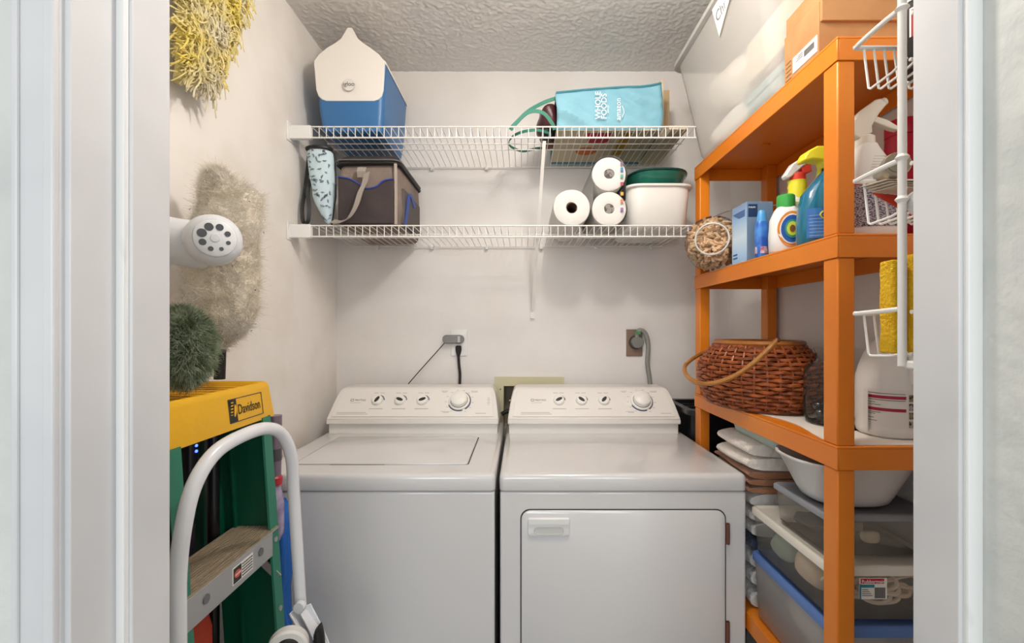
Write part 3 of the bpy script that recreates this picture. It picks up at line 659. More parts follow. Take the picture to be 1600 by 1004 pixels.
LB = build('label', MB().loft([lab, [p+Vector((-0.001, 0, 0)) for p in lab]]), mat('label_paper', '#F4F0E8', 0.7), t, smooth=False)
text('lettering', 'Christmas', 0.040, frame(lp(1.318, 2.212)+Vector((-0.0018, 0, 0)), (0, -1, 0.10), Vector((-0.17, 0, 1))), mat('marker', '#7C7E86', 0.6), LB)
wc = mat('white_fleece', '#F2EEE8', 0.95, bump=0.5, bscale=40)
tag(build('white_cloth', blob((0.735, 1.46, 1.975), 0.095, 0.10, 0.062, 0.03, 11, seed=2), wc), 'fluffy white cloth seen inside the frosted bin, lower heap', 'cloth')
tag(build('white_cloth', blob((0.715, 1.47, 2.11), 0.10, 0.12, 0.075, 0.03, 9, seed=12), mat('cream_cloth', '#E6DFD6', 0.95, bump=0.4, bscale=30)), 'cream folded cloth seen high inside the frosted bin', 'cloth')
bb = thing('gift_box', 'pale blue lidded box inside the frosted bin', 'box', (0.75, 1.25, 1.915), world=True)
build('box_body', MB().box(0.668, 0.84, 1.150, 1.345, 1.917, 1.985), mat('pale_blue_box', '#A9C4C8', 0.6), bb, bevel=0.002)
build('lid', MB().box(0.664, 0.844, 1.146, 1.349, 1.985, 2.008), mat('pale_blue_lid', '#9DBBC1', 0.6), bb, bevel=0.002)
tag(build('gift_box', MB().box(0.70, 0.83, 1.155, 1.30, 2.009, 2.050), mat('rose_box', '#D9B7AE', 0.6), bevel=0.002), 'small rosy box on the pale blue box in the bin', 'box')
tag(build('gift_box', MB().box(0.672, 0.84, 1.16, 1.36, 2.051, 2.17), mat('beige_box', '#DCCDB4', 0.6), bevel=0.002), 'beige box near the top inside the frosted bin', 'box')

t = thing('cardboard_box', 'brown cardboard box with white shipping label on the top orange shelf', 'box', (0.76, 1.02, 1.905), world=True)
cardd = mat('cardboard_dark', '#A87848', 0.8, col2='#9C6E41', nscale=12)
cb = build('box_body', MB().box(0.628, 0.888, 0.962, 1.088, 1.906, 2.020), card, t, bevel=0.0015)
build('lid', MB().box(0.631, 0.890, 0.956, 1.085, 1.976, 2.062), card, t, bevel=0.0015)
build('label', MB().box(0.6268, 0.628, 0.966, 1.052, 1.917, 1.952), mat('label_white', '#F0EDE7', 0.6), cb, smooth=False)
b = MB()
for i in range(16): b.box(0.6262, 0.6268, 0.975+i*0.0022, 0.976+i*0.0022, 1.930, 1.944)
for i in range(3): b.box(0.6262, 0.6268, 1.014, 1.040-i*0.004, 1.936+i*0.004, 1.9372+i*0.004)
build('barcode', b, prntd, cb, smooth=False)
b = MB()
for i in range(4):
    y = 0.985+i*0.022; b.tube([(0.6300-0.0002, y+0.006*cos(a*pi/4), 1.992+0.007*sin(a*pi/4)) for a in range(8)], 0.0007, 4, closed=True)
    b.tube([(0.6298, y, 1.988), (0.6298, y, 1.997)], 0.0008, 4)
for i in range(5): b.box(0.6272, 0.628, 1.060, 1.080, 1.912+i*0.010, 1.9132+i*0.010)
build('print', b, mat('card_print', '#7E5A36', 0.8), cb, smooth=False)

# ---- second shelf
Z2 = SH[1]+0.0005
def trigger(root, c, s, col_head, col_trig, ang, col_collar=None, nose=1.0, tilt=0, fat=1.0):
    """spray head: c = top of neck, s scale, ang direction of the nozzle about z"""
    M = Matrix.Translation(c) @ Matrix.Rotation(ang, 4, 'Z') @ Matrix.Scale(s, 4)
    MC = M; M = M @ Matrix.Translation((0, 0, 0.02)) @ Matrix.Rotation(tilt, 4, 'Y') @ Matrix.Translation((0, 0, -0.02)) @ Matrix.Diagonal((1, fat, 1, 1))
    build('collar', MB().lathe((0, 0, -0.006), [(0.0165, 0), (0.0170, 0.003), (0.0165, 0.020), (0.013, 0.023)], 20, M=MC), col_collar or col_head, root)
    hd_ = [(-0.022, 0.030), (-0.016, 0.016), (0.008, 0.016), (0.014, 0.028), (0.040*nose, 0.040), (0.062*nose, 0.047), (0.060*nose, 0.062), (0.050*nose, 0.066), (0.012, 0.064), (-0.012, 0.052)]
    h = MB().prism(hd_, -0.011, 0.011, M=M); ho = build('spray_head', h, col_head, root, bevel=0.003*s)
    tg = [(0.020, 0.036), (0.030, 0.040), (0.042, 0.022), (0.050, 0.000), (0.046, -0.006), (0.038, 0.004), (0.028, 0.022)]
    build('trigger', MB().prism(tg, -0.007, 0.007, M=M), col_trig, ho, bevel=0.0015*s)
    build('nozzle', MB().cyl((0.060*nose, 0, 0.0545), 0.0075, 0.008, 'x', 12, M=M), col_trig, ho)

# pretzel style jar on its side
t = thing('plastic_jar', 'clear plastic jar of beige curls lying on its side on the second orange shelf', 'jar', (0.66, 1.48, Z2), world=True)
ax = Vector((0.42, 0.9, 0)).normalized(); o_ = Vector((0.588, 1.405, Z2+0.0865))
JM = frame(o_, Vector((0, 0, 1)).cross(ax)*-1, Vector((0, 0, 1)))
JM = Matrix.Translation(o_) @ Vector((0, 0, 1)).rotation_difference(ax).to_matrix().to_4x4()
b = MB().lathe((0, 0, 0), [(0.046, -0.012), (0.0475, -0.012), (0.048, -0.004), (0.047, 0.004), (0.050, 0.012), (0.072, 0.028), (0.085, 0.05), (0.085, 0.15), (0.078, 0.160), (0.02, 0.162)], 40, False, True, M=JM)
build('jar_wall', b, glassm, t, angle=60)
for q in (-0.009, -0.003): build('rim', MB().tube([JM @ Vector((0.048*cos(a*pi/16), 0.048*sin(a*pi/16), q)) for a in range(32)], 0.0026, 6, closed=True), mat('clear_rim', '#D5D3CE', 0.15, coat=0.5), t)
b = MB(); rs = random.Random(4)
for i in range(300):
    a = rs.random()*2*pi; rr = 0.058*math.sqrt(rs.random()) if i < 90 else rs.uniform(0.058, 0.074); zz = rs.uniform(0.02, 0.135)
    if zz < 0.05: rr = min(rr, 0.036+(zz-0.02)*0.9)
    if i < 50: rr = 0.04*math.sqrt(rs.random()); zz = rs.uniform(0.022, 0.03)
    c = Vector((rr*cos(a), rr*sin(a), zz)); d1 = Vector((rs.gauss(0, 1), rs.gauss(0, 1), rs.gauss(0, 1))).normalized()*rs.uniform(0.010, 0.017); d2 = Vector((rs.gauss(0, 1), rs.gauss(0, 1), rs.gauss(0, 1))).normalized()*0.009
    b.tube([JM @ (c+d1*cos(u*0.9)+d2*sin(u*0.9)) for u in range(5)], 0.0048, 6)
build('curls', b, mat('beige_curls', '#DDBE9A', 0.8, col2='#C39C74', nscale=60), t, kind='stuff')
build('curl_mass', blob((0, 0, 0), 0.058, 0.058, 0.055, 0.006, 30, seed=1).__class__().add([tuple(JM @ (Vector(v)+Vector((0, 0, 0.082)))) for v in blob((0, 0, 0), 0.056, 0.056, 0.052, 0.008, 30).v], blob((0, 0, 0), 0.056, 0.056, 0.052, 0.008, 30).f), mat('curls_deep', '#B08C68', 0.9, bump=0.6, bscale=60), t, kind='stuff')
tag(build('thin_cable', MB().tube(smoothpath([(0.60, 1.42, Z2+0.160), (0.66, 1.44, Z2+0.185), (0.74, 1.42, Z2+0.190), (0.80, 1.34, Z2+0.178), (0.83, 1.25, Z2+0.15), (0.84, 1.2, Z2+0.0)]), 0.0022, 6), greyp), 'thin grey cord looping over the jar and carton on second shelf', 'cord')

# light bulb carton
t = thing('bulb_carton', 'blue light bulb carton between the jar and the bottles on second shelf', 'carton', (0.68, 1.34, Z2), world=True)
gbl = mat('carton_blue', '#9CC3E4', 0.45); nt = gbl.node_tree
tc = nt.nodes.new('ShaderNodeTexCoord'); sx = nt.nodes.new('ShaderNodeSeparateXYZ'); mr = nt.nodes.new('ShaderNodeMapRange'); cr = nt.nodes.new('ShaderNodeValToRGB')
nt.links.new(tc.outputs['Generated'], sx.inputs[0]); nt.links.new(sx.outputs['Z'], cr.inputs[0])
cr.color_ramp.elements[0].color = lin('#8FC3EE'); cr.color_ramp.elements[1].color = lin('#7E93B8'); e = cr.color_ramp.elements.new(0.45); e.color = lin('#CFE3F2'); e2 = cr.color_ramp.elements.new(0.8); e2.color = lin('#8EB4DC')
nt.links.new(cr.outputs[0], nt.nodes['Principled BSDF'].inputs['Base Color'])
cb = build('carton_body', MB().box(0.638, 0.712, 1.290, 1.380, Z2, Z2+0.172), gbl, t, bevel=0.001)
build('front_face', MB().box(0.6385, 0.7115, 1.2892, 1.2903, Z2+0.001, Z2+0.171), mat('carton_slate', '#6F89A6', 0.45), cb, smooth=False)
build('badge', MB().box(0.642, 0.668, 1.2885, 1.2893, Z2+0.128, Z2+0.164), mat('badge_blue', '#1D3C66', 0.4), cb, smooth=False)
text('lettering', 'PHILIPS', 0.0062, frame((0.6425, 1.2883, Z2+0.153), (1, 0, 0), (0, 0, 1)), whp, cb)
b = MB(); b.lathe((0.692, 0, 0), [(0.004, 0.02), (0.009, 0.03), (0.010, 0.05), (0.017, 0.07), (0.018, 0.085), (0.010, 0.10), (0.002, 0.103)], 20)
b.v = [(x, 1.2885+y*0.02, z+Z2) for x, y, z in b.v]; build('print', b, mat('bulb_print', '#B7A79E', 0.5), cb)
b = MB()
for i in range(5): b.box(0.6368, 0.638, 1.30, 1.37-i*0.008, Z2+0.150-i*0.004, Z2+0.1515-i*0.004)
for i in range(2): b.box(0.6368, 0.638, 1.345, 1.37, Z2+0.028-i*0.01, Z2+0.032-i*0.01)
build('print', b, mat('blue_print', '#2E5FA8', 0.5), cb, smooth=False)

def bottle(root, c, prof, m, p=2.0, n=32, name='bottle_body', ang=0):
    """prof: (rx, ry, z, dx)"""
    ca, sa = cos(ang), sin(ang); b = MB(); rings = []
    for q in prof:
        rx, ry, z = q[:3]; dx = q[3] if len(q) > 3 else 0; pp = q[4] if len(q) > 4 else p
        ring = sell(dx, 0, z, rx, ry, n, pp); rings.append([(c[0]+x*ca-y*sa, c[1]+x*sa+y*ca, c[2]+z_) for x, y, z_ in ring])
    return build(name, b.loft(rings), m, root, angle=60)
t = thing('spray_can', 'small blue bottle with a light blue cap beside the bulb carton', 'bottle', (0.645, 1.222, Z2))
c0 = (0, 0, 0)
bottle(t, c0, [(0.014, 0.012, 0.0), (0.0165, 0.013, 0.003), (0.017, 0.013, 0.05), (0.018, 0.013, 0.07), (0.0165, 0.012, 0.09), (0.0125, 0.011, 0.098)], mat('small_blue', '#2A5FC0', 0.3, col2='#4E93DC', nscale=30), 2.4)
build('cap', MB().lathe((0, 0, 0.098), [(0.0135, 0), (0.0125, 0.008), (0.010, 0.026), (0.008, 0.030)], 20, sy=0.85), mat('cap_sky', '#4E9BD8', 0.35), t)
build('label', MB().lathe((0, 0, 0.012), [(0.0174, 0), (0.0174, 0.018)], 20, False, False, sy=0.79), mat('label_redwhite', '#C6C9DC', 0.5, col2='#B04A62', nscale=80), t)
t = thing('detergent_bottle', 'white bottle with a green cap and concentric-ring label on second shelf', 'bottle', (0.662, 1.140, Z2))
bottle(t, c0, [(0.034, 0.026, 0), (0.038, 0.029, 0.004), (0.039, 0.029, 0.04), (0.036, 0.027, 0.085), (0.026, 0.022, 0.108), (0.017, 0.016, 0.118)], white_pl, 2.6, ang=R(-15))
build('cap', MB().lathe((0, 0, 0.112), [(0.0205, 0), (0.021, 0.004), (0.0205, 0.030), (0.018, 0.033)], 24), mat('cap_green', '#3FA548', 0.35), t)
LM = Matrix.Translation((-0.004, -0.0335, 0.055)) @ Matrix.Rotation(R(-15), 4, 'Z')
for i, (r_, c_) in enumerate(((0.040, '#E08A2E'), (0.034, '#F2EDE2'), (0.031, '#2456A8'), (0.021, '#2E8F86'), (0.016, '#C7D13C'), (0.008, '#7A4F22'))):
    b = MB(); n = 28
    rg = lambda yy, rr: [(0.95*rr*cos(2*pi*k/n)*0.8, yy+0.45*(0.8*rr*cos(2*pi*k/n))**2/0.039*0.8, rr*sin(2*pi*k/n)*1.08) for k in range(n)]
    b.loft([rg(-0.0006*i, r_), rg(-0.0006*i-0.0006, r_)], M=LM); build('label_ring', b, mat('ring_'+c_[1:], c_, 0.45), t)
t = thing('spray_bottle', 'yellow and white spray bottle with red collar behind the teal bottle', 'spray bottle', (0.705, 1.165, Z2))
bottle(t, c0, [(0.034, 0.026, 0), (0.036, 0.028, 0.01), (0.034, 0.026, 0.10), (0.024, 0.021, 0.135), (0.020, 0.018, 0.15)], white_pl, 2.4)
b = MB(); b.loft([sell(0.001, 0, 0.122+i*0.0074, 0.021+0.0022*(i % 2)+(0.004 if i < 2 else 0), 0.019+0.002*(i % 2)+(0.003 if i < 2 else 0), 24) for i in range(10)]); build('sleeve', b, mat('sleeve_yellow', '#E5DC33', 0.4), t, angle=70)
rd = mat('head_red', '#D23A26', 0.4)
build('collar', MB().lathe((0.002, 0, 0.188), [(0.018, 0), (0.0185, 0.003), (0.018, 0.018), (0.012, 0.021)], 22), rd, t)
ho_ = build('spray_head', MB().prism([(-0.036, 0.2003), (-0.030, 0.192), (-0.018, 0.198), (0.008, 0.222), (0.030, 0.236), (0.028, 0.2446), (0.003, 0.243), (-0.016, 0.231)], -0.011, 0.011), mat('head_white', '#E3E0DE', 0.4), t, bevel=0.003)
build('trigger', MB().prism([(0.006, 0.222), (0.030, 0.238), (0.033, 0.212), (0.020, 0.206), (0.012, 0.204)], -0.009, 0.009), rd, ho_, bevel=0.002)
t = thing('spray_bottle', 'teal cleaner bottle with a yellow spray head beside the near orange leg', 'spray bottle', (0.694, 1.048, Z2))
teal = mat('teal_liquid', '#0E6F8C', 0.15, coat=0.5, col2='#125E86', nscale=12)
bb = bottle(t, c0, [(0.052, 0.030, 0), (0.056, 0.033, 0.004), (0.057, 0.034, 0.05), (0.054, 0.033, 0.085), (0.046, 0.030, 0.120), (0.036, 0.025, 0.148, 0.012), (0.023, 0.019, 0.172, 0.020), (0.018, 0.016, 0.180, 0.020)], teal, 2.6)
build('neck_ring', MB().cyl((0.020, 0, 0.178), 0.0200, 0.010, 'z', 20), mat('neck_black', '#15202C', 0.4), t)
yh = mat('head_yellow', '#E8DC2E', 0.4)
hp_ = build('spray_head', MB().prism([(-0.053, 0.199), (-0.044, 0.215), (-0.022, 0.227), (0.040, 0.227), (0.046, 0.182), (-0.004, 0.182), (-0.008, 0.194), (-0.035, 0.196), (-0.050, 0.192)], -0.017, 0.017), yh, t, bevel=0.004)
build('collar', MB().lathe((0.020, 0, 0.180), [(0.024, 0), (0.025, 0.003), (0.024, 0.016)], 22), yh, t)
build('trigger', MB().prism([(-0.012, 0.196), (0.000, 0.196), (-0.006, 0.170), (-0.016, 0.150), (-0.022, 0.152), (-0.016, 0.172)], -0.007, 0.007, M=Matrix.Translation((0.012, 0.012, 0))), yh, hp_, bevel=0.002)
tl_ = lambda k, z, a0=212, a1=318: [(0.0572*k*math.copysign(abs(cos(R(a0+(a1-a0)*q/14)))**(2/2.6), cos(R(a0+(a1-a0)*q/14))), 0.0342*k*math.copysign(abs(sin(R(a0+(a1-a0)*q/14)))**(2/2.6), sin(R(a0+(a1-a0)*q/14))), z) for q in range(15)]
lb = MB().loft([tl_(1.006, 0.015), tl_(1.006, 0.05), tl_(0.985, 0.082)], False, False, closed=False)
LL = build('label', lb, mat('label_blue', '#2C66B0', 0.4, col2='#3A7CC0', nscale=50), bb)
b = MB()
for i in range(7): b.loft([tl_(1.012, 0.020+i*0.0075, 220, 300), tl_(1.012, 0.0208+i*0.0075, 220, 300)], False, False, closed=False)
build('print', b, mat('pale_print', '#B8CFE6', 0.5), bb, smooth=False)
b = MB().tube(smoothpath([(-0.022, -0.0340, 0.074), (-0.028, -0.0335, 0.066), (-0.022, -0.0338, 0.058)]), 0.0016, 5).tube(smoothpath([(-0.012, -0.0355, 0.085), (-0.006, -0.0355, 0.088), (-0.004, -0.0355, 0.080), (-0.012, -0.0355, 0.068), (-0.014, -0.0355, 0.060), (-0.004, -0.0355, 0.060)]), 0.0016, 5); build('logo', b, mat('logo_yellow', '#D9DC4A', 0.5), bb)

# right of the near leg
t = thing('spray_bottle', 'white spray bottle with purple-black small print right of the near orange leg', 'spray bottle', (0.748, 0.965, Z2))
bottle(t, c0, [(0.052, 0.030, 0), (0.057, 0.033, 0.006), (0.058, 0.034, 0.02), (0.058, 0.034, 0.11), (0.050, 0.032, 0.135, -0.004), (0.034, 0.026, 0.165, -0.012), (0.022, 0.021, 0.19, -0.018), (0.018, 0.018, 0.20, -0.018)], white_pl, 2.8)
lbm = mat('fine_print', '#BDB6BA', 0.6, col2='#4B3D58', nscale=300, lo=0.46, hi=0.54, detail=1, stretch=(1, 1, 2.2))
b = MB(); b.loft([[(x, y, z) for x, y, _ in sell(0, 0, 0, 0.0587, 0.0347, 28, 2.8)] for z in (0.022, 0.108)], False, False); LL = build('label', b, lbm, t)
build('stripe', MB().loft([[(x, y, z) for x, y, _ in sell(0, 0, 0, 0.059, 0.035, 28, 2.8)] for z in (0.109, 0.1125)], False, False), mat('stripe_red', '#B4252C', 0.5), t)
b = MB().loft([[(x-0.008, -0.0335, z+0.121) for x, z in ((-0.017, 0), (0, -0.0045), (0.017, 0), (0, 0.0045))], [(x-0.008, -0.0322, z+0.121) for x, z in ((-0.017, 0), (0, -0.0045), (0.017, 0), (0, 0.0045))]])
build('logo', b, mat('stripe_red', '#B4252C', 0.5), t, smooth=False)
b = MB()
for i in range(6): b.box(-0.030+i*0.002, 0.012, -0.0315+i*0.0012, -0.029+i*0.0012, 0.138+i*0.006, 0.1388+i*0.006)
build('ridges', b, mat('ridge_grey', '#BFBCB8', 0.5), t)
build('barcode', MB().box(0.018, 0.044, -0.0352, -0.034, 0.040, 0.066), mat('barcode', '#D9D5D2', 0.6, col2='#3A3438', nscale=200, lo=0.48, hi=0.52, stretch=(1, 1, 0.02)), t, smooth=False)
tw = mat('trigger_white', '#E9E5DA', 0.35)
trigger(t, (-0.020, 0, 0.200), 1.10, tw, tw, R(-12), nose=0.9, tilt=R(-32))
t = thing('pink_bottle', 'bright pink capped bottle behind the wire rack on second orange shelf', 'bottle', (0.866, 1.035, Z2))
pk = mat('pink_plastic', '#C4243F', 0.35)
bottle(t, c0, [(0.033, 0.030, 0), (0.036, 0.033, 0.006), (0.036, 0.033, 0.15), (0.034, 0.031, 0.21), (0.032, 0.030, 0.245)], pk, 2.2)
build('cap', MB().lathe((0, 0, 0.246), [(0.033, 0), (0.033, 0.030), (0.029, 0.036)], 24), pk, t)
t = thing('spray_bottle', 'pale bottle with a yellow-green collar behind the white spray bottle', 'spray bottle', (0.775, 1.095, Z2))
bottle(t, c0, [(0.032, 0.028, 0), (0.034, 0.03, 0.01), (0.032, 0.028, 0.13), (0.018, 0.017, 0.17)], mat('pale_green', '#D5D6B8', 0.4), 2.4)
build('collar', MB().lathe((0, 0, 0.165), [(0.018, 0), (0.018, 0.03), (0.012, 0.034)], 20), mat('collar_lime', '#A9B63C', 0.4), t)
t = thing('dark_bottle', 'short dark green bottle between the white spray bottle and the pink one', 'bottle', (0.815, 0.985+0.13, Z2))
bottle(t, c0, [(0.026, 0.024, 0), (0.028, 0.026, 0.006), (0.028, 0.026, 0.12), (0.024, 0.022, 0.155), (0.022, 0.02, 0.175)], mat('dark_green', '#1E2C2A', 0.35), 2)
build('cap', MB().lathe((0, 0, 0.175), [(0.0225, 0), (0.0225, 0.022), (0.018, 0.025)], 20), mat('cap_forest', '#2B4632', 0.4), t)

# ---- third shelf: wicker basket
t = thing('wicker_basket', 'reddish brown wicker basket with a cane swing handle on third orange shelf', 'basket', (0.70, 1.375, SL), world=True)
wic = mat('wicker', '#A85A2C', 0.36, col2='#6E3014', nscale=40, lo=0.35, hi=0.7, bump=0.2, bscale=150); can = mat('cane', '#A5692F', 0.35, col2='#8A5222', nscale=12)
BC = (0.716, 1.385); BH = 0.192
def bprof(u):   # u 0..1 height -> radii
    k = 0.80+0.30*math.sin(pi*(0.12+0.80*u))**1.0
    if u > 0.7: k -= 0.12*((u-0.7)/0.3)
    return 0.134*k*1.06, 0.184*k*1.04
b = MB(); NS = 34; rows = 17
for i in range(rows):
    u = (i+0.5)/rows; rx, ry = bprof(u); z = SL+0.004+u*(BH-0.012); pts = []
    for j in range(NS*4):
        a = 2*pi*j/(NS*4); w_ = cos(pi*j/4*1.0+(pi if i % 2 else 0))*0.0050
        pts.append((BC[0]+(rx+w_)*cos(a), BC[1]+(ry+w_)*sin(a), z+0.0010*sin(j*1.3+i*2.1)))
    b.tube(pts, 0.0052, 6, closed=True)
build('weave', b, wic, t, kind='stuff')
b = MB()
for j in range(NS):
    a = 2*pi*(j+0.0)/NS; b.tube([(BC[0]+bprof(u)[0]*cos(a), BC[1]+bprof(u)[1]*sin(a), SL+0.003+u*(BH-0.008)) for u in (0, 0.15, 0.3, 0.45, 0.6, 0.75, 0.9, 1.0)], 0.0034, 5)
build('stakes', b, wic, t, kind='stuff')
rx, ry = bprof(1.0)
for z, r_, k in ((BH-0.004, 0.0080, 1.02), (BH-0.018, 0.0050, 1.06)):
    build('rim', MB().tube([(BC[0]+rx*k*cos(a*pi/32), BC[1]+ry*k*sin(a*pi/32), SL+z) for a in range(64)], r_, 8, closed=True), can if z > 0.18 else mat('cane_dark', '#6B3413', 0.4), t)
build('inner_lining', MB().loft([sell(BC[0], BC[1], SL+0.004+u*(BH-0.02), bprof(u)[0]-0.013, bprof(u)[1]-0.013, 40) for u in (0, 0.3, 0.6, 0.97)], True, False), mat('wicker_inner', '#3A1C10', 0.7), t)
build('foot_band', MB().tube([(BC[0]+bprof(0)[0]*1.02*cos(a*pi/32), BC[1]+bprof(0)[1]*1.02*sin(a*pi/32), SL+0.006) for a in range(64)], 0.0062, 6, closed=True), mat('cane_dark', '#6B3413', 0.4), t)
hp = smoothpath([at(1214, 531, 1.195), at(1200, 546, 1.19), at(1172, 571, 1.20), at(1142, 590, 1.22), at(1110, 599, 1.26), at(1085, 596, 1.31), at(1071, 583, 1.38), at(1071, 570, 1.46), at(1087, 557, 1.53), at(1110, 545, 1.555)])
build('handle', MB().tube(hp, 0.0065, 8), mat('cane_light', '#B07A3C', 0.35, col2='#94602A', nscale=14), t)
for c_ in (hp[0], hp[-1]): build('hinge_knot', MB().lathe((c_.x, c_.y, c_.z-0.006), [(0.006, 0), (0.009, 0.005), (0.006, 0.011)], 10), mat('cane_dark', '#6B3413', 0.4), t)

# glass jar with dark contents
t = thing('glass_jar', 'large clear glass jar of dark stones behind the near orange leg', 'jar', (0.775, 1.105, SL))
prof = [(0.060, 0.0), (0.074, 0.004), (0.078, 0.02), (0.078, 0.120), (0.070, 0.140), (0.054, 0.150), (0.052, 0.170), (0.056, 0.180), (0.0565, 0.184)]
build('jar_wall', MB().lathe((0, 0, 0), prof, 40, True, False), glassm, t, angle=70)
rs = random.Random(9); stn = mat('black_stone', '#131517', 0.12, coat=0.6)
for i in range(20):
    a = rs.random()*2*pi; rr = 0.050*math.sqrt(rs.random()); z = 0.024+0.017*(i//10)
    build('stone', blob((rr*cos(a), rr*sin(a), z), 0.017, 0.015, 0.013, 0.004, 40, 12, 8, seed=i), stn, t)
# bleach jug
t = thing('bleach_jug', 'big white plastic jug with red-striped label at the front of third shelf', 'jug', (0.813, 0.997, SL))
jw = mat('jug_white', '#E0DDDA', 0.4)
jb = bottle(t, c0, [(0.058, 0.052, 0), (0.064, 0.058, 0.006), (0.066, 0.060, 0.018), (0.065, 0.059, 0.026), (0.066, 0.060, 0.034), (0.066, 0.060, 0.118), (0.065, 0.058, 0.128), (0.060, 0.053, 0.150), (0.050, 0.045, 0.178), (0.036, 0.034, 0.200), (0.023, 0.022, 0.214), (0.021, 0.021, 0.222)], jw, 2.5)
build('cap', MB().lathe((0, 0, 0.220), [(0.023, 0), (0.0235, 0.02), (0.020, 0.024)], 24), white_pl, t)
build('grip', MB().tube(smoothpath([(0.0, -0.024, 0.208), (0.0, -0.044, 0.194), (0.0, -0.060, 0.168), (0.0, -0.060, 0.140), (0.0, -0.054, 0.118)]), [0.012]*25, 10), jw, jb)
lbm = mat('jug_label', '#DDD9D5', 0.5)
arc_ = lambda z, k, a0, a1, n=14: [(0.066*k*math.copysign(abs(cos(R(a0+(a1-a0)*q/n)))**0.8, cos(R(a0+(a1-a0)*q/n))), 0.060*k*math.copysign(abs(sin(R(a0+(a1-a0)*q/n)))**0.8, sin(R(a0+(a1-a0)*q/n))), z) for q in range(n+1)]
def band(z0, z1, a0, a1, k, m_, nm, par):
    return build(nm, MB().loft([arc_(z0, k, a0, a1), arc_(z1, k, a0, a1)], False, False, closed=False), m_, par)
LL = band(0.024, 0.104, 183, 357, 1.006, lbm, 'label', jb)
red = mat('label_red', '#A32038', 0.5)
band(0.084, 0.0905, 190, 257, 1.010, red, 'stripe', jb); band(0.058, 0.0645, 190, 257, 1.010, red, 'stripe', jb)
b = MB()
for z_, a1 in ((0.0945, 256), (0.0805, 256), (0.075, 205), (0.070, 215), (0.054, 215), (0.0505, 205), (0.042, 202), (0.036, 208)): b.loft([arc_(z_, 1.011, 190, a1, 8), arc_(z_+0.0011, 1.011, 190, a1, 8)], False, False, closed=False)
build('print', b, prntd, jb, smooth=False)
for i in range(4): band(0.080-i*0.018, 0.094-i*0.018, 261, 277, 1.011, mat('icon_%d' % (i % 2), ['#8C8160', '#A7A39C'][i % 2], 0.6, col2='#2E2B2A', nscale=160, lo=0.5, hi=0.56), 'icon', jb)
tag(build('paper_tag', MB().box(0.7405, 0.742, 0.974, 0.986, SL+0.012, SL+0.102), paper, smooth=False), 'narrow white paper slip at the side of the bleach jug', 'paper')
tag(build('dark_tray', MB().loft([rring(0.80-0.055, 0.80+0.06, 1.03, 1.08, SL+z, 0.004) for z in (0.0, 0.004)]), blackr), 'thin black tray edge behind the bleach jug on third shelf', 'tray')

# ---- under the third shelf
def lidded_box(root, x0, x1, y0, y1, z0, z1, lidm, bodym, lh=0.016, flare=0.010):
    b = MB().loft([rring(x0+flare+0.01, x1-flare-0.01, y0+flare+0.01, y1-flare-0.01, z0, 0.012), rring(x0+flare, x1-flare, y0+flare, y1-flare, z0+0.006, 0.014), rring(x0+0.004, x1-0.004, y0+0.004, y1-0.004, z1-lh, 0.014)], True, False)
    bo = build('box_body', b, bodym, root, angle=60)
    l = MB().loft([rring(x0+i, x1-i, y0+i, y1-i, z, 0.012) for z, i in ((z1-lh, 0), (z1-0.004, 0), (z1-0.001, 0.003), (z1-0.001, 0.008), (z1-0.005, 0.012))])
    build('lid', l, lidm, root, angle=50); return bo
LX = 0.631
t = thing('storage_box', 'clear box with a blue lid, lowest of the lidded boxes on the orange shelving', 'storage box', (0.755, 1.09, 0.546), world=True)
lidded_box(t, LX, 0.884, 0.925, 1.252, 0.5455, 0.722, mat('lid_blue', '#5475B2', 0.35), clear('milky_plastic', '#DAD8D6', 0.62, 0.3, 0.08), 0.022)
tag(build('folded_cloth', blob((0.757, 1.09, 0.62), 0.088, 0.12, 0.055, 0.02, 10, seed=31, p=3), mat('grey_cloth', '#E4DFD8', 0.9)), 'grey cloth inside the blue-lidded box', 'cloth')
t = thing('storage_box', 'clear box with a white lid, full of pale cords, above the blue-lidded box', 'storage box', (0.755, 1.09, 0.723), world=True)
bo = lidded_box(t, LX, 0.884, 0.930, 1.255, 0.7225, 0.843, mat('lid_white', '#DCD7CC', 0.4), clearp, 0.020)
lbx = build('label', MB().box(0.692, 0.748, 0.9315, 0.9335, 0.775, 0.818), mat('label_white', '#F0EDE7', 0.6), bo, smooth=False)
build('label_band', MB().box(0.694, 0.742, 0.9308, 0.9315, 0.807, 0.817), mat('label_bright_red', '#C01F2E', 0.5), bo, bevel=0.001)
build('label_band', MB().box(0.692, 0.695, 0.9308, 0.9315, 0.775, 0.806), mat('label_teal', '#2A8AA0', 0.5), bo, smooth=False)
build('label_band', MB().box(0.6955, 0.722, 0.9308, 0.9315, 0.799, 0.805), mat('label_teal', '#2A8AA0', 0.5), bo, smooth=False)
text('lettering', 'Rubbermaid', 0.0098, frame((0.6955, 0.9305, 0.8085), (1, 0, 0), (0, 0, 1)), whp, bo)
b = MB()
for i in range(11): b.box(0.723+i*0.002, 0.724+i*0.002, 0.9309, 0.9315, 0.777, 0.799)
for i in range(4): b.box(0.697, 0.718-i*0.003, 0.9309, 0.9315, 0.782+i*0.004, 0.783+i*0.004)
build('barcode', b, prntd, bo, smooth=False)
rs = random.Random(21); b = MB(); cordm = mat('cord_cream', '#F2E2CE', 0.6, col2='#E4D0B6', nscale=20)
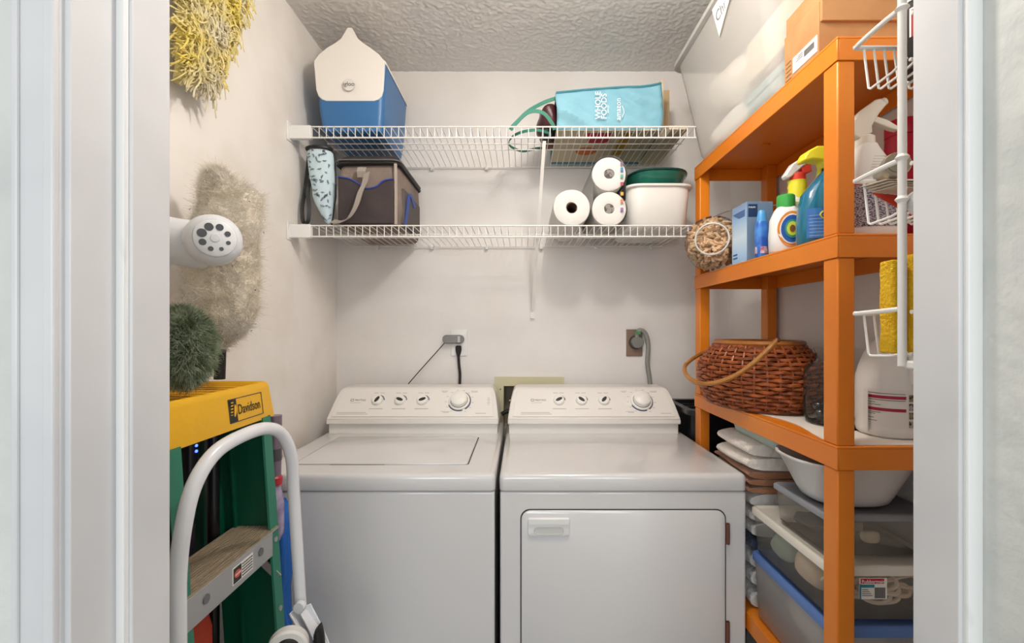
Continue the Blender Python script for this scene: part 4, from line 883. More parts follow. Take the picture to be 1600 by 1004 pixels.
for i in range(26):
    cx_, cy_, cz_ = rs.uniform(0.70, 0.82), rs.uniform(0.985, 1.19) if i > 11 else rs.uniform(0.958, 0.975), rs.uniform(0.755, 0.795)
    ra, rb_ = rs.uniform(0.02, 0.05), rs.uniform(0.012, 0.024); th = rs.uniform(-0.5, 0.5); pts = []
    for k in range(22):
        a = k*pi/10+i; x_, z_ = ra*cos(a), rb_*sin(a); pts.append((min(0.86, max(0.655, cx_+x_*cos(th)-z_*sin(th))), cy_+0.006*sin(2*a), min(0.817, max(0.735, cz_+x_*sin(th)*0.5+z_*cos(th)))))
    b.tube(pts, 0.0046, 6)
tag(build('cord_tangle', b, cordm, kind='stuff'), 'tangle of pale cords inside the white-lidded box', 'cords')
for i, (c_, y_, x_) in enumerate((('#A9B5A8', 1.17, 0.70), ('#DCC6AC', 1.06, 0.69), ('#8B867E', 1.19, 0.75))):
    tag(build('cloth_scrap', blob((x_, y_, 0.768), 0.042, 0.045, 0.035, 0.018, 18, seed=40+i), mat('scrap_%d' % i, c_, 0.9)), ['sage green cloth bundle in the white-lidded box', 'tan cloth bundle among cords in the white-lidded box', 'dark grey cloth bundle at the back of the white-lidded box'][i], 'cloth')
t = thing('storage_box', 'shallow clear box with a grey lid, directly under the white basin', 'storage box', (0.76, 1.06, 0.845), world=True)
bo = lidded_box(t, 0.640, 0.885, 0.955, 1.165, 0.8445, 0.938, mat('lid_grey', '#8B8C94', 0.4), clearp, 0.014)
build('latch', MB().box(0.690, 0.715, 0.9535, 0.9575, 0.905, 0.922), clearp, bo); 
tag(build('plastic_fitting', blob((0.765, 1.0, 0.872), 0.02, 0.012, 0.013, 0.004, 30, 14, 8, p=3), mat('fitting_ivory', '#D8CDB8', 0.5)), 'small ivory plastic fitting inside the grey-lidded box', 'fitting')
tag(build('dark_hardware', blob((0.71, 1.09, 0.868), 0.05, 0.05, 0.015, 0.01, 30, seed=3), mat('hardware_dark', '#5B5750', 0.6)), 'pile of dark hardware in the grey-lidded box', 'hardware')
t = thing('white_basin', 'white oval wash basin resting on the grey-lidded box below third shelf', 'basin', (0.745, 1.055, 0.939))
b = MB().loft([sell(0, 0, z, 0.115*k, 0.092*k, 40, 2.6) for z, k in ((0, 0.68), (0.004, 0.74), (0.02, 0.82), (0.09, 1.12), (0.094, 1.18), (0.098, 1.18), (0.098, 1.13), (0.02, 0.79), (0.006, 0.68))])
build('bowl', b, mat('basin_white', '#E3E2E0', 0.3), t, angle=60)

def folded(name, label, x0, x1, y0, y1, z0, z1, col, layers=2, seed=0, cat='towel'):
    t = thing(name, label, cat, ((x0+x1)/2, (y0+y1)/2, z0), world=True)
    m = mat('cloth_'+col[1:], col, 0.95, bump=0.5, bscale=60, sheen=0.3); h = (z1-z0)/layers
    for i in range(layers):
        b = MB(); rr = []
        for k in range(16):
            a = 2*pi*k/16; zz = z0+h*(i+0.5)+h*0.5*math.copysign(abs(sin(a))**0.85, sin(a)); xx = (x1-x0)/2*math.copysign(abs(cos(a))**0.45, cos(a))
            rr.append((xx+(x0+x1)/2, zz))
        b.loft([[(x+(0 if 0 < j < 10 else 0), y0+(y1-y0)*j/10, (z-(z0+h*(i+.5)))*(1 if 0 < j < 10 else 0.9)+z0+h*(i+.5)) for x, z in rr] for j in range(11)])
        build('fold', jitter(b, 0.007, 9, seed+i*3.1), m, t, angle=80)
    return t
folded('folded_towel', 'thick white folded towel on the brown one beside the dryer', 0.628, 0.885, 1.265, 1.47, 0.928, 1.008, '#EBE2D9', 2, 1)
folded('folded_towel', 'brown folded towel under the white one beside the dryer', 0.634, 0.885, 1.265, 1.50, 0.868, 0.931, '#9C6A4B', 3, 5)
folded('folded_sheet', 'white folded sheet stack under the brown towel', 0.640, 0.885, 1.275, 1.58, 0.74, 0.867, '#DAD6D2', 3, 9, 'sheet')
folded('folded_sheet', 'navy folded sheet in the middle of the linen stack', 0.644, 0.885, 1.275, 1.58, 0.705, 0.739, '#2E3A58', 1, 12, 'sheet')
folded('folded_sheet', 'pale grey folded sheets at the bottom of the linen stack', 0.640, 0.885, 1.275, 1.58, 0.5465, 0.704, '#D2D2D0', 3, 15, 'sheet')
t = thing('mint_container', 'pale mint plastic container tucked under the third orange shelf', 'container', (0.77, 1.3, 1.006), world=True)
build('tray_body', MB().loft([rring(0.668-i, 0.875+i*0.5, 1.19-i, 1.42+i, z, 0.02) for z, i in ((1.009, 0), (1.02, 0.006), (1.040, 0.010), (1.043, 0.010))]), mat('mint_plastic', '#B7C6BC', 0.4), t, angle=60)
build('clip', MB().box(0.690, 0.720, 1.172, 1.181, 1.012, 1.040), greyp, t, bevel=0.002)
t = thing('black_bin', 'black plastic bin squeezed behind the dryer beside the far orange leg', 'bin', (0.75, 1.79, 0.6), world=True)
bp = mat('black_plastic', '#17181A', 0.35)
b = MB().loft([rring(0.66, 0.84, 1.70, 1.88, 0.02, 0.02), rring(0.628, 0.875, 1.67, 1.91, 1.005, 0.025), rring(0.606, 0.890, 1.650, 1.93, 1.012, 0.028), rring(0.604, 0.892, 1.648, 1.932, 1.030, 0.028), rring(0.630, 0.868, 1.675, 1.905, 1.030, 0.025), rring(0.668, 0.832, 1.708, 1.872, 0.06, 0.02)])
build('bin_body', b, bp, t, angle=50)
build('inner_tray', MB().box(0.632, 0.868, 1.68, 1.90, 0.99, 0.998), bp, t)
for y in (1.73, 1.79, 1.85): build('rib', MB().box(0.632, 0.868, y, y+0.006, 0.998, 1.022), bp, t)

# ================================================================ wire rack by the door, right
t = thing('door_rack', 'white wire rack with three baskets just inside the door at right', 'wire rack', (0.6, 0.6, 1.28), world=True)
RX0, RX1, RYn, RYf = 0.5145, 0.86, 0.620, 0.703
for x in (RX0+0.004, RX1): build('upright', MB().tube([(x, RYn, 1.278), (x, RYn, 1.8), (x, RYn, 2.30)], 0.0052, 10), wirew, t)
for zr, zb in ((1.762, 1.692), (1.556, 1.487), (1.352, 1.288)):
    fr = MB().tube(smoothpath([(RX0+0.004, RYn, zr+0.004), (RX0, 0.65, zr+0.002), (RX0, RYf-0.008, zr), (RX0+0.006, RYf, zr), (RX0+0.03, RYf, zr), (RX1-0.02, RYf, zr), (RX1, RYf-0.008, zr), (RX1, RYn, zr+0.004)], 4), 0.0036, 8)
    bk = build('basket', fr, wirew, t)
    build('back_rail', MB().tube([(RX0+0.02, RYn+0.004, zr-0.0), (RX1, RYn+0.004, zr-0.0)], 0.003, 8).tube([(RX0+0.018, RYn+0.004, zb+0.006), (RX1, RYn+0.004, zb+0.006)], 0.0025, 8), wirew, bk)
    w0 = None
    for i in range(22):
        x = RX0+0.014+i*0.0155
        if w0 is None:
            w0 = build('wire', MB().tube([(0, RYf, zr), (0, RYf-0.010, zb+0.003), (0, RYf-0.014, zb), (0, 0.650, zb+0.002), (0, RYn+0.004, zb+0.008)], 0.0019, 6), wirew, bk); w0.location.x += x; bx_ = w0.location.x-x
        else:
            o = bpy.data.objects.new('wire', w0.data); COL.objects.link(o); o.parent = bk; o.location = w0.location; o.location.x = bx_+x
for z in (1.562, 1.505, 1.765): build('tip', MB().lathe((RX0+0.004, RYn, z-0.006), [(0.004, 0), (0.0085, 0.006), (0.004, 0.012)], 12), wirew, t)
build('mount', MB().cyl((RX0+0.028, 0.602, 1.50), 0.018, 0.02, 'y', 18), white_pl, t)
build('hook', MB().box(RX0+0.005, RX0+0.035, 0.588, 0.622, 1.274, 1.286), white_pl, t, bevel=0.003)
# can in the top basket
t = thing('aerosol_can', 'black aerosol can with white cap and red label in top basket of wire rack', 'can', (0.578, 0.655, 1.698))
build('can_body', MB().lathe((0, 0, 0), [(0.024, 0), (0.026, 0.003), (0.026, 0.095), (0.022, 0.100)], 24), mat('can_black', '#242224', 0.3), t)
build('cap', MB().lathe((0, 0, 0.097), [(0.0265, 0), (0.0262, 0.022), (0.022, 0.031), (0.01, 0.034)], 24), white_pl, t)
LLb = build('label', MB().loft([[(0.0264*cos(R(a)), 0.0264*sin(R(a)), z) for a in range(195, 300, 10)] for z in (0.045, 0.083)], False, False, closed=False), mat('can_red', '#B8202C', 0.4), t)
build('label_edge', MB().loft([[(0.0267*cos(R(a)), 0.0267*sin(R(a)), z) for a in range(195, 300, 10)] for z in (0.083, 0.086)], False, False, closed=False).loft([[(0.0267*cos(R(a)), 0.0267*sin(R(a)), z) for a in (195, 200)] for z in (0.045, 0.086)], False, False, closed=False), whp, t)
# middle basket: papers, envelope, metal cylinder, white roll
tag(build('envelope', MB().add([(0.532, 0.690, 1.535), (0.66, 0.690, 1.522), (0.66, 0.676, 1.494), (0.580, 0.676, 1.496)]+[(0.532, 0.692, 1.535), (0.66, 0.692, 1.522), (0.66, 0.678, 1.494), (0.580, 0.678, 1.496)], [(0, 1, 2, 3), (7, 6, 5, 4), (0, 4, 5, 1), (1, 5, 6, 2), (2, 6, 7, 3), (3, 7, 4, 0)]), mat('envelope_red', '#C23A22', 0.7), smooth=False), 'red envelope standing in the middle basket of wire rack', 'envelope')
t = thing('paper_stack', 'loose cream papers across the middle basket of wire rack', 'papers', (0.6, 0.66, 1.55), world=True)
for i in range(4):
    b = MB(); x0 = 0.522+i*0.005; z0 = 1.5465-i*0.003; P_ = [(x0, 0.700-i*0.001, z0), (0.72, 0.696, z0-0.010-i*0.003), (0.72, 0.664, z0-0.010-i*0.003), (x0+0.01, 0.664, z0)]
    b.add(P_+[(x, y, z+0.001) for x, y, z in P_], [(3, 2, 1, 0), (4, 5, 6, 7), (0, 1, 5, 4), (1, 2, 6, 5), (2, 3, 7, 6), (3, 0, 4, 7)])
    build('sheet', b, mat('sheet_cream', '#D8C9B6', 0.7), t, smooth=False)
t = thing('metal_cylinder', 'small nickel cylinder lying on the papers in middle wire basket', 'cylinder', (0.547, 0.668, 1.5665))
CM = frame((0, 0, 0), (0, 1, 0), (0, 0, 1)); a_ = Vector((0.35, 0.9, 0)).normalized(); CM = Vector((0, 0, 1)).rotation_difference(a_).to_matrix().to_4x4()
nick = mat('nickel', '#A79F8E', 0.3, 0.7)
build('barrel', MB().lathe((0, 0, 0), [(0.0165, -0.012), (0.018, -0.009), (0.018, 0.0), (0.016, 0.002), (0.016, 0.035), (0.014, 0.038)], 24, M=CM), nick, t)
build('bore', MB().cyl((0, 0, -0.0125), 0.0055, 0.002, 'z', 14, M=CM), mat('bore_dark', '#4A443C', 0.5), t)
build('cap', MB().cyl((0, 0, -0.0135), 0.0115, 0.0015, 'z', 20, M=CM), nick, t)
# yellow sponge
t = thing('yellow_sponge', 'bright yellow sponge strips standing in the lowest basket of wire rack', 'sponge', (0.57, 0.66, 1.29), world=True)
spm = mat('sponge_yellow', '#EDBE1C', 0.9, bump=0.6, bscale=220, col2='#E2AE14', nscale=40)
for x0, x1, y0, z0, z1 in ((0.533, 0.552, 0.652, 1.293, 1.428), (0.556, 0.583, 0.644, 1.293, 1.435)):
    build('strip', jitter(MB().loft([rring(x0, x1, y0, y0+0.028, z0+(z1-z0)*k/8, 0.005) for k in range(9)]), 0.0015, 60), spm, t, bevel=0.002)

# ================================================================ left side: stepladder
green = mat('ladder_green', '#0B5B42', 0.35, col2='#0A5039', nscale=5, bump=0.04, bscale=60, stretch=(4, 4, 0.6)); greenl = mat('ladder_green_edge', '#2C7E66', 0.5)
yel = mat('ladder_yellow', '#EDB51B', 0.45, bump=0.06, bscale=90)
alu = mat('aluminium', '#B9B8B6', 0.35, 0.6)
t = thing('stepladder', 'green stepladder with a yellow top cap folded against left wall', 'ladder', (-0.66, 0.94, 0), world=True)
def rx(z): return -0.592+(1.12-z)*0.068       # front edge of the rail at height z
for y0, y1, s_ in ((1.040, 1.072, 1), (0.757, 0.790, -1)):
    b = MB()
    for z0, z1 in ((0.0, 1.125),):
        yw = (y1-0.006, y1) if s_ > 0 else (y0, y0+0.006)
        def slab(xa, xb, ya, yb): b.loft([[(rx(z)+xa, ya, z), (rx(z)+xb, ya, z), (rx(z)+xb, yb, z), (rx(z)+xa, yb, z)] for z in (z0, z1)])
        slab(-0.122, 0.0, *yw); slab(-0.122, -0.116, y0, y1); slab(-0.090, -0.086, *((y0+0.012, y1) if s_ > 0 else (y0, y1-0.012)))
    r_ = build('front_rail', b, green, t)
    b2 = MB().loft([[(rx(z)-0.004, y0, z), (rx(z)+0.001, y0, z), (rx(z)+0.001, y1, z), (rx(z)-0.004, y1, z)] for z in (0.0, 1.124)]); build('edge', b2, greenl, r_)
    for zz in (0.84, 0.68, 0.55):
        build('rivet', MB().cyl((rx(zz)+0.001, (y0+y1)/2, zz), 0.006, 0.003, 'x', 14), alu, r_)
    b3 = MB()
    for xa, xb, ya, yb in ((-0.776, -0.726, *yw), (-0.732, -0.726, y0, y1)): b3.box(xa, xb, ya, yb, 0.0, 1.12)
    build('rear_rail', b3, green, t)
for zt in (0.866, 0.56, 0.26):
    xf = rx(zt)+0.006; xk = xf-0.105
    sb = MB().box(xk, xf, 0.764, 1.066, zt-0.004, zt); sb.box(xf-0.003, xf, 0.764, 1.040, zt-0.056, zt-0.004); sb.box(xk, xk+0.003, 0.791, 1.066, zt-0.03, zt-0.004)
    st = build('step', sb, alu, t, bevel=0.0008)
    b = MB()
    for i in range(15): b.box(xk+0.004+i*0.0068, xk+0.008+i*0.0068, 0.765, 1.065, zt, zt+0.0018)
    build('tread', b, mat('tread_tan', '#A8987F', 0.7, col2='#93846C', nscale=10, stretch=(40, 1, 1)), st)
    for y in (0.820, 0.992): build('rivet', MB().cyl((xf, y, zt-0.024), 0.0085, 0.002, 'x', 18), mat('rivet_grey', '#7F7F80', 0.4, 0.6), st)
    if zt > 0.8:
        build('label', MB().box(xf, xf+0.0008, 0.895, 0.962, zt-0.044, zt-0.010), mat('label_white', '#F0EDE7', 0.6), st, smooth=False)
        build('label_panel', MB().box(xf+0.0008, xf+0.0013, 0.897, 0.922, zt-0.042, zt-0.012), mat('label_black', '#2A2828', 0.5), st, smooth=False)
        build('warning_oval', MB().loft([[(xf+0.0013+e_, 0.9095+0.0105*cos(a*pi/10), zt-0.026+0.0075*sin(a*pi/10)) for a in range(20)] for e_ in (0, 0.0006)]), mat('warn_red', '#D4604A', 0.5), st)
        text('lettering', 'DANGER', 0.0052, frame((xf+0.0020, 0.9015, zt-0.0278), (0, 1, 0), (0, 0, 1)), whp, st, xs=0.85)
        b = MB()
        for i in range(5):
            for k in range(6): b.box(xf+0.0008, xf+0.0014, 0.925+k*0.006, 0.9295+k*0.006, zt-0.040+i*0.0058, zt-0.0375+i*0.0058)
        build('print', b, prntd, st, smooth=False)
    br = MB().strap([(rx(zt-0.04)-0.03, 1.030, zt-0.050), (rx(zt-0.13)-0.002, 1.060, zt-0.115)], (0.016, 0, 0.008), 0.003); build('step_brace', br, alu, t)
    br = MB().strap([(rx(zt-0.04)-0.03, 0.800, zt-0.050), (rx(zt-0.13)-0.002, 0.790, zt-0.135)], (0.016, 0, 0.008), 0.003); build('step_brace', br, alu, t)
# cap
b = MB(); cx0, cx1, cy0, cy1 = -0.785, -0.600, 0.735, 1.098
b.loft([rring(cx0-i, cx1+i, cy0-i, cy1+i, z, 0.016) for z, i in ((1.120, 0.006), (1.122, 0.006), (1.190, -0.002), (1.200, -0.004), (1.203, -0.009), (1.200, -0.014), (1.190, -0.016))])
cp = build('top_cap', b, yel, t, angle=50)
b = MB()
for i in range(9): b.box(cx0+0.03, cx1-0.03, cy0+0.05+i*0.034, cy0+0.058+i*0.034, 1.190, 1.1935)
build('rib', b, yel, cp, bevel=0.001)
pl_ = frame((-0.5998, 0.975, 1.140), (0, 1, 0), (-0.11, 0, 1))
def capx(z): return cx1+0.006-(z-1.122)/0.068*0.008
lb_ = [(0.93, 1.134), (1.048, 1.134), (1.048, 1.182), (0.93, 1.182)]
fo = MB()
for (ya, za), (yb, zb) in zip(lb_, lb_[1:]+lb_[:1]): fo.tube([(capx(za)+0.0006, ya, za), (capx(zb)+0.0006, yb, zb)], 0.0009, 4)
build('label_frame', fo, prntd, cp)
build('logo', MB().loft([[(capx(z)+0.0004+e_, y, z) for y, z in ((0.931, 1.135), (0.955, 1.135), (0.955, 1.181), (0.931, 1.181))] for e_ in (0, 0.0008)]), mat('logo_black', '#1E1C18', 0.5), cp, smooth=False)
b = MB(); b.loft([[(capx(1.158)+0.0022+e_, 0.945+0.007*cos(a*pi/10)*(1 if cos(a*pi/10) > 0 else 0.2), 1.158+0.013*sin(a*pi/10)) for a in range(20)] for e_ in (0, 0.0005)])
for i in range(6): b.box(capx(1.158)+0.0012, capx(1.158)+0.0022, 0.934, 0.941, 1.142+i*0.0065, 1.1445+i*0.0065)
build('logo_shape', b, yel, cp)
text('lettering', 'Davidson', 0.030, frame((capx(1.148)+0.0010, 0.958, 1.148), (0, 1, 0), (-0.115, 0, 1)), mat('logo_black', '#1E1C18', 0.5), cp, xs=0.72)

# dark gear hanging inside the ladder
t = thing('cordless_vacuum', 'black cordless vacuum with small blue lights behind the ladder rails', 'vacuum', (-0.7, 0.97, 0), world=True)
bk = mat('gear_black', '#1B1A1D', 0.35)
build('handle', MB().loft([rring(-0.728+i, -0.692-i, 0.952+i, 0.985-i, z, 0.010) for z, i in ((1.108, 0.005), (1.10, 0), (0.98, 0.003), (0.90, 0.006))]), bk, t)
build('wand', MB().tube([(-0.708, 0.968, 0.91), (-0.708, 0.968, 0.5), (-0.708, 0.968, 0.05)], 0.012, 12), mat('wand_purple', '#241F28', 0.4), t)
build('floor_head', MB().box(-0.78, -0.64, 0.92, 1.0, 0.001, 0.05), bk, t, bevel=0.01)
led = mat('blue_led', '#2B3BFF', 0.4, emit='#3A55FF', estr=6.0)
for i in range(3): build('indicator', MB().cyl((-0.6935, 0.968, 1.092-i*0.012), 0.0030, 0.003, 'x', 10), led, t)
tag(build('broom_handle', MB().tube([(-0.690, 1.018, 0.0), (-0.690, 1.018, 0.6), (-0.690, 1.018, 1.115)], 0.0125, 12), mat('pole_black', '#17171A', 0.25)), 'glossy black pole standing inside the folded ladder', 'pole')
orr = mat('red_orange', '#C7401D', 0.6, bump=0.3, bscale=14, col2='#B5361A', nscale=6)
tag(build('orange_bag', jitter(MB().loft([rring(-0.775+i, x1-i, 0.845+i, 0.945-i, z, 0.02) for z, i, x1 in ((0.60, 0.012, -0.64), (0.62, 0, -0.63), (0.72, 0, -0.63), (0.77, 0.0, -0.645), (0.80, 0.0, -0.682), (0.865, 0.002, -0.680), (0.885, 0.010, -0.680), (0.89, 0.022, -0.68))]), 0.006, 16), orr), 'red-orange bag bulging below and behind the ladder step', 'bag')

# purple bottle and blue cloth between ladder and washer
t = thing('purple_bottle', 'slim purple bottle with red ring between ladder and washing machine', 'bottle', (-0.615, 1.135, 0.80))
build('bottle_body', MB().lathe((0, 0, 0), [(0.012, 0), (0.021, 0.02), (0.021, 0.09), (0.016, 0.12), (0.012, 0.14)], 20), mat('purple_liquid', '#8E7CA4', 0.2, col2='#C9BCD0', nscale=20), t)
build('collar', MB().lathe((0, 0, 0.14), [(0.0165, 0), (0.0175, 0.018), (0.013, 0.024)], 18), mat('collar_red', '#B92A3A', 0.4), t)
build('mop_shaft', MB().lathe((0, 0, 0.162), [(0.014, 0), (0.015, 0.06), (0.015, 0.10), (0.016, 0.11), (0.016, 0.15)], 18), mat('shaft_mauve', '#7C6A78', 0.35), t)
build('grip_label', MB().lathe((0, 0, 0.20), [(0.0155, 0), (0.0155, 0.03)], 18, False, False), mat('grip_grey', '#4D474B', 0.4), t)
b = MB(); rings = []
for k in range(19):
    z = 0.08+0.80*k/18; w_ = 0.030+0.012*sin(k*0.9)+(0.008 if 6 < k < 15 else 0); q = []
    for j in range(28):
        a = 2*pi*j/28; f_ = 1+0.22*sin(5*a+k*0.35)
        q.append((-0.628+w_*cos(a)*f_, 1.165+0.030*sin(a)*f_, z))
    rings.append(q)
t = thing('blue_fabric', 'bright blue fabric hanging in folds between the ladder and washing machine', 'fabric', (-0.62, 1.165, 0.08), world=True)
build('drape', jitter(b.loft(rings), 0.010, 9), mat('fabric_blue', '#1F62B4', 0.75, bump=0.15, bscale=80), t, angle=80)
tag(build('mop_pole', MB().tube([(-0.652, 1.15, 0.0), (-0.64, 1.15, 0.5), (-0.63, 1.15, 0.96)], 0.008, 10), mat('pole_grey', '#8A8A8E', 0.4, 0.4)), 'grey pole carrying the blue fabric beside the ladder', 'pole')

# ================================================================ hand truck
t = thing('hand_truck', 'white tubular folding hand truck in front of the green ladder', 'hand truck', (-0.51, 0.85, 0), world=True)
wt = mat('tube_white', '#E6E7EA', 0.22, coat=0.3)
path = [(-0.535, 0.705, 0.10), (-0.533, 0.705, 0.5), at(278, 1004, .705), at(278, 900, .705), at(287, 820, .708), at(304, 756, .725), at(335, 708, .765), at(375, 682, .82), at(415, 669, .88), at(440, 678, .925), at(455, 712, .955), at(459, 770, .972), at(464, 850, .980), at(470, 950, .985), at(478, 1020, .985), (-0.455, 0.985, 0.35), (-0.452, 0.985, 0.10)]
build('handle', MB().tube(smoothpath(path, 6), 0.0122, 14), wt, t)
lk = MB()
for dx in (-0.013, 0.010): lk.strap([at(468, 952, 0.972)+Vector((dx, 0, 0)), at(488, 990, 0.955)+Vector((dx, 0, 0)), at(508, 1040, 0.945)+Vector((dx, 0, 0))], (0.004, 0.028, 0), 0.004)
lk.strap([at(476, 946, 0.975), at(496, 985, 0.97), at(516, 1035, 0.965)], (0.026, 0.0, 0.010), 0.003)
build('folding_link', lk, wt, t, bevel=0.001)
for c_ in (at(466, 950, 0.958),): build('pivot', MB().cyl((c_.x, c_.y, c_.z), 0.011, 0.012, 'y', 16), wt, t)
gp = MB(); P = [at(493, 1004, 0.955), at(496, 985, 0.952), at(501, 973, 0.955), at(508, 985, 0.955), at(508, 1003, 0.958)]
build('grip', MB().loft([sell(at(500, 0, .955).x, 0.950, z, rx_, 0.013, 18) for z, rx_ in ((0.655, 0.012), (0.668, 0.0125), (0.690, 0.0105), (0.704, 0.006), (0.708, 0.002))]), blackr, t)
wc_ = at(450, 1010, 0.90); WM = Matrix.Translation(wc_) @ Matrix.Rotation(R(90), 4, 'X') @ Matrix.Rotation(R(18), 4, 'Y')
W_ = build('wheel', MB().lathe((0, 0, 0), [(0.022, -0.012), (0.033, -0.012), (0.0375, -0.008), (0.0375, 0.008), (0.033, 0.012), (0.022, 0.012)], 36, M=WM), mat('wheel_white', '#DEDBD6', 0.4), t)
build('hub', MB().lathe((0, 0, 0), [(0.008, 0.017), (0.020, 0.0155), (0.0235, 0.012), (0.0235, -0.012), (0.020, -0.0155), (0.008, -0.017)], 28, M=WM), blackr, W_)
build('axle', MB().tube([(-0.535, 0.705, 0.62), (-0.505, 0.84, 0.62), (-0.47, 0.985, 0.62)], 0.006, 10), wt, t)
build('base_plate', MB().box(-0.505, -0.42, 0.69, 1.0, 0.10, 0.11).box(-0.545, -0.505, 0.69, 0.745, 0.10, 0.11), wt, t, bevel=0.002)
w2 = MB()
for y in (0.74, 0.95): w2.cyl((-0.455, y-0.012, 0.052), 0.052, 0.024, 'y', 24)
build('lower_wheels', w2, blackr, t)

# ================================================================ dusters, mop and brush on the left
def fibres(c, R3, n, length, r, seed, shell=0.55, droop=0.0, seg=3, jit=0.5, dirf=None):
    """strands as thin 3-sided tapered tubes"""
    rs = np.random.RandomState(seed); mb = MB(); V = []; Fs = []
    for i in range(n):
        d = rs.normal(size=3); d /= np.linalg.norm(d)
        p = np.array(c)+d*np.array(R3)*shell
        g = d*np.array([1, 1, 1])+rs.normal(size=3)*jit*0.5
        if dirf is not None: g = dirf(d, rs)
        g /= np.linalg.norm(g); L_ = length*rs.uniform(0.7, 1.25)
        side = np.cross(g, [0.3, 0.2, 1]); side /= np.linalg.norm(side)+1e-9; up = np.cross(g, side)
        bend = rs.normal(size=3)*0.35+np.array([0, 0, -droop]); base = len(V)
        for k in range(seg+1):
            u = k/seg; q = p+g*L_*u+bend*L_*u*u*0.5; rr = r*(1-0.75*u) if seg else r
            for s_ in range(3):
                a = s_*2*pi/3; V.append(tuple(q+(side*cos(a)+up*sin(a))*rr))
        for k in range(seg):
            for s_ in range(3):
                a = base+k*3+s_; b_ = base+k*3+(s_+1) % 3; Fs.append((a, b_, b_+3, a+3))
    mb.v = V; mb.f = Fs; return mb
def ripples(c, rx_, ry_, rz_, seed, m, name, parent, n, length, r, **k):
    return build(name, fibres(c, (rx_, ry_, rz_), n, length, r, seed, **k), m, parent, kind='stuff')
# lambswool duster: dense short curls over a lumpy core
t = thing('wool_duster', 'big dusty beige lambswool duster standing on the ladder cap', 'duster', (-0.66, 1.03, 1.2), world=True)
wool = mat('wool', '#EAE3D7', 0.95, col2='#DCD1BE', nscale=14, sheen=0.4); DX, DY = -0.650, 1.02
core = MB(); rings = []
prof = [(266, 0.006, -4), (270, 0.024, -6), (280, 0.040, -4), (292, 0.058, 2), (310, 0.070, 6), (340, 0.078, 4), (370, 0.080, 0), (400, 0.084, -4), (430, 0.086, -4), (460, 0.084, -2), (490, 0.076, 2), (512, 0.062, 4), (528, 0.042, 0), (540, 0.016, -6), (545, 0.004, -6)]
for py, r_, dx in prof:
    z = EYE-(py-512)*DY/F; x0 = at(350+dx, py, DY).x; r_ *= 0.90
    rings.append([(x0+r_*cos(2*pi*k/60), DY+r_*0.62*sin(2*pi*k/60), z) for k in range(60)])
fine = []
for a_, b_ in zip(rings, rings[1:]):
    for q in range(3): fine.append([tuple(Vector(u)*(1-q/3)+Vector(v)*(q/3)) for u, v in zip(a_, b_)])
fine.append(rings[-1])
for r_ in fine:
    cc = sum((Vector(p) for p in r_), Vector())/len(r_)
    for k, p in enumerate(r_):
        p = Vector(p); d_ = p-cc; q = p*26; h = 1-abs(noise.noise(q))*2.2; h2 = 1-abs(noise.noise(p*62+Vector((3, 1, 7))))*2.0
        r_[k] = tuple(p+d_.normalized()*(0.009*h+0.005*h2-0.008)*min(1, d_.length/0.03)+noise.noise_vector(p*12)*0.012)
core.loft(fine)
build('wool_core', core, mat('wool_core', '#E8E0D2', 0.95, bump=0.6, bscale=90, col2='#DACEB9', nscale=14), t, kind='stuff', subsurf=1)
rs = np.random.RandomState(5); mbw = MB(); V = []; Fs = []
cv = core.v; 
for i in range(34000):
    i0_ = rs.randint(len(cv)-61); f_ = rs.rand(2); v0 = (np.array(cv[i0_])*(1-f_[0])+np.array(cv[i0_+1 if (i0_+1) % 60 else i0_])*f_[0])*(1-f_[1])+np.array(cv[i0_+60])*f_[1]+rs.normal(size=3)*0.001
    ctr = np.array([at(353, 0, DY).x, DY, v0[2]]); g = v0-ctr; g /= np.linalg.norm(g)+1e-6
    g = g+rs.normal(size=3)*0.75; g /= np.linalg.norm(g); side = np.cross(g, [0.3, 0.2, 1]); side /= np.linalg.norm(side)+1e-9; up = np.cross(g, side)
    L_ = rs.uniform(0.005, 0.013); curl = rs.normal(size=3)*1.3; base = len(V)
    for k in range(4):
        u = k/3; q = v0-g*0.004+g*L_*u+curl*L_*u*u*0.6
        for s_ in range(3):
            a = s_*2*pi/3; V.append(tuple(q+(side*cos(a)+up*sin(a))*0.00048*(1-0.6*u)))
    for k in range(3):
        for s_ in range(3):
            a = base+k*3+s_; b_ = base+k*3+(s_+1) % 3; Fs.append((a, b_, b_+3, a+3))
mbw.v = V; mbw.f = Fs; build('wool_fibres', mbw, wool, t, kind='stuff')
b = MB(); rs2 = random.Random(3)
for i in range(46):
    v0 = Vector(core.v[rs2.randrange(60, len(core.v))]); o_ = (v0-Vector((at(353, 0, DY).x, DY, v0.z))).normalized()*0.012
    b.add([tuple(v0+o_+Vector((rs2.uniform(-1, 1), rs2.uniform(-1, 1), rs2.uniform(-1, 1)))*0.0028) for _ in range(4)], [(0, 1, 2), (0, 2, 3), (0, 3, 1), (1, 3, 2)])
build('dust_specks', b, mat('speck', '#5C4F3C', 0.9), t, kind='stuff', smooth=False)
build('handle', MB().tube([at(345, 540, DY), at(344, 565, DY), at(343, 592, DY)], [0.0105, 0.0115, 0.0115], 14), blackr, t)
build('ferrule', MB().tube([at(346, 528, DY), at(345, 545, DY)], 0.012, 14), mat('ferrule', '#C9C4BB', 0.4), t)
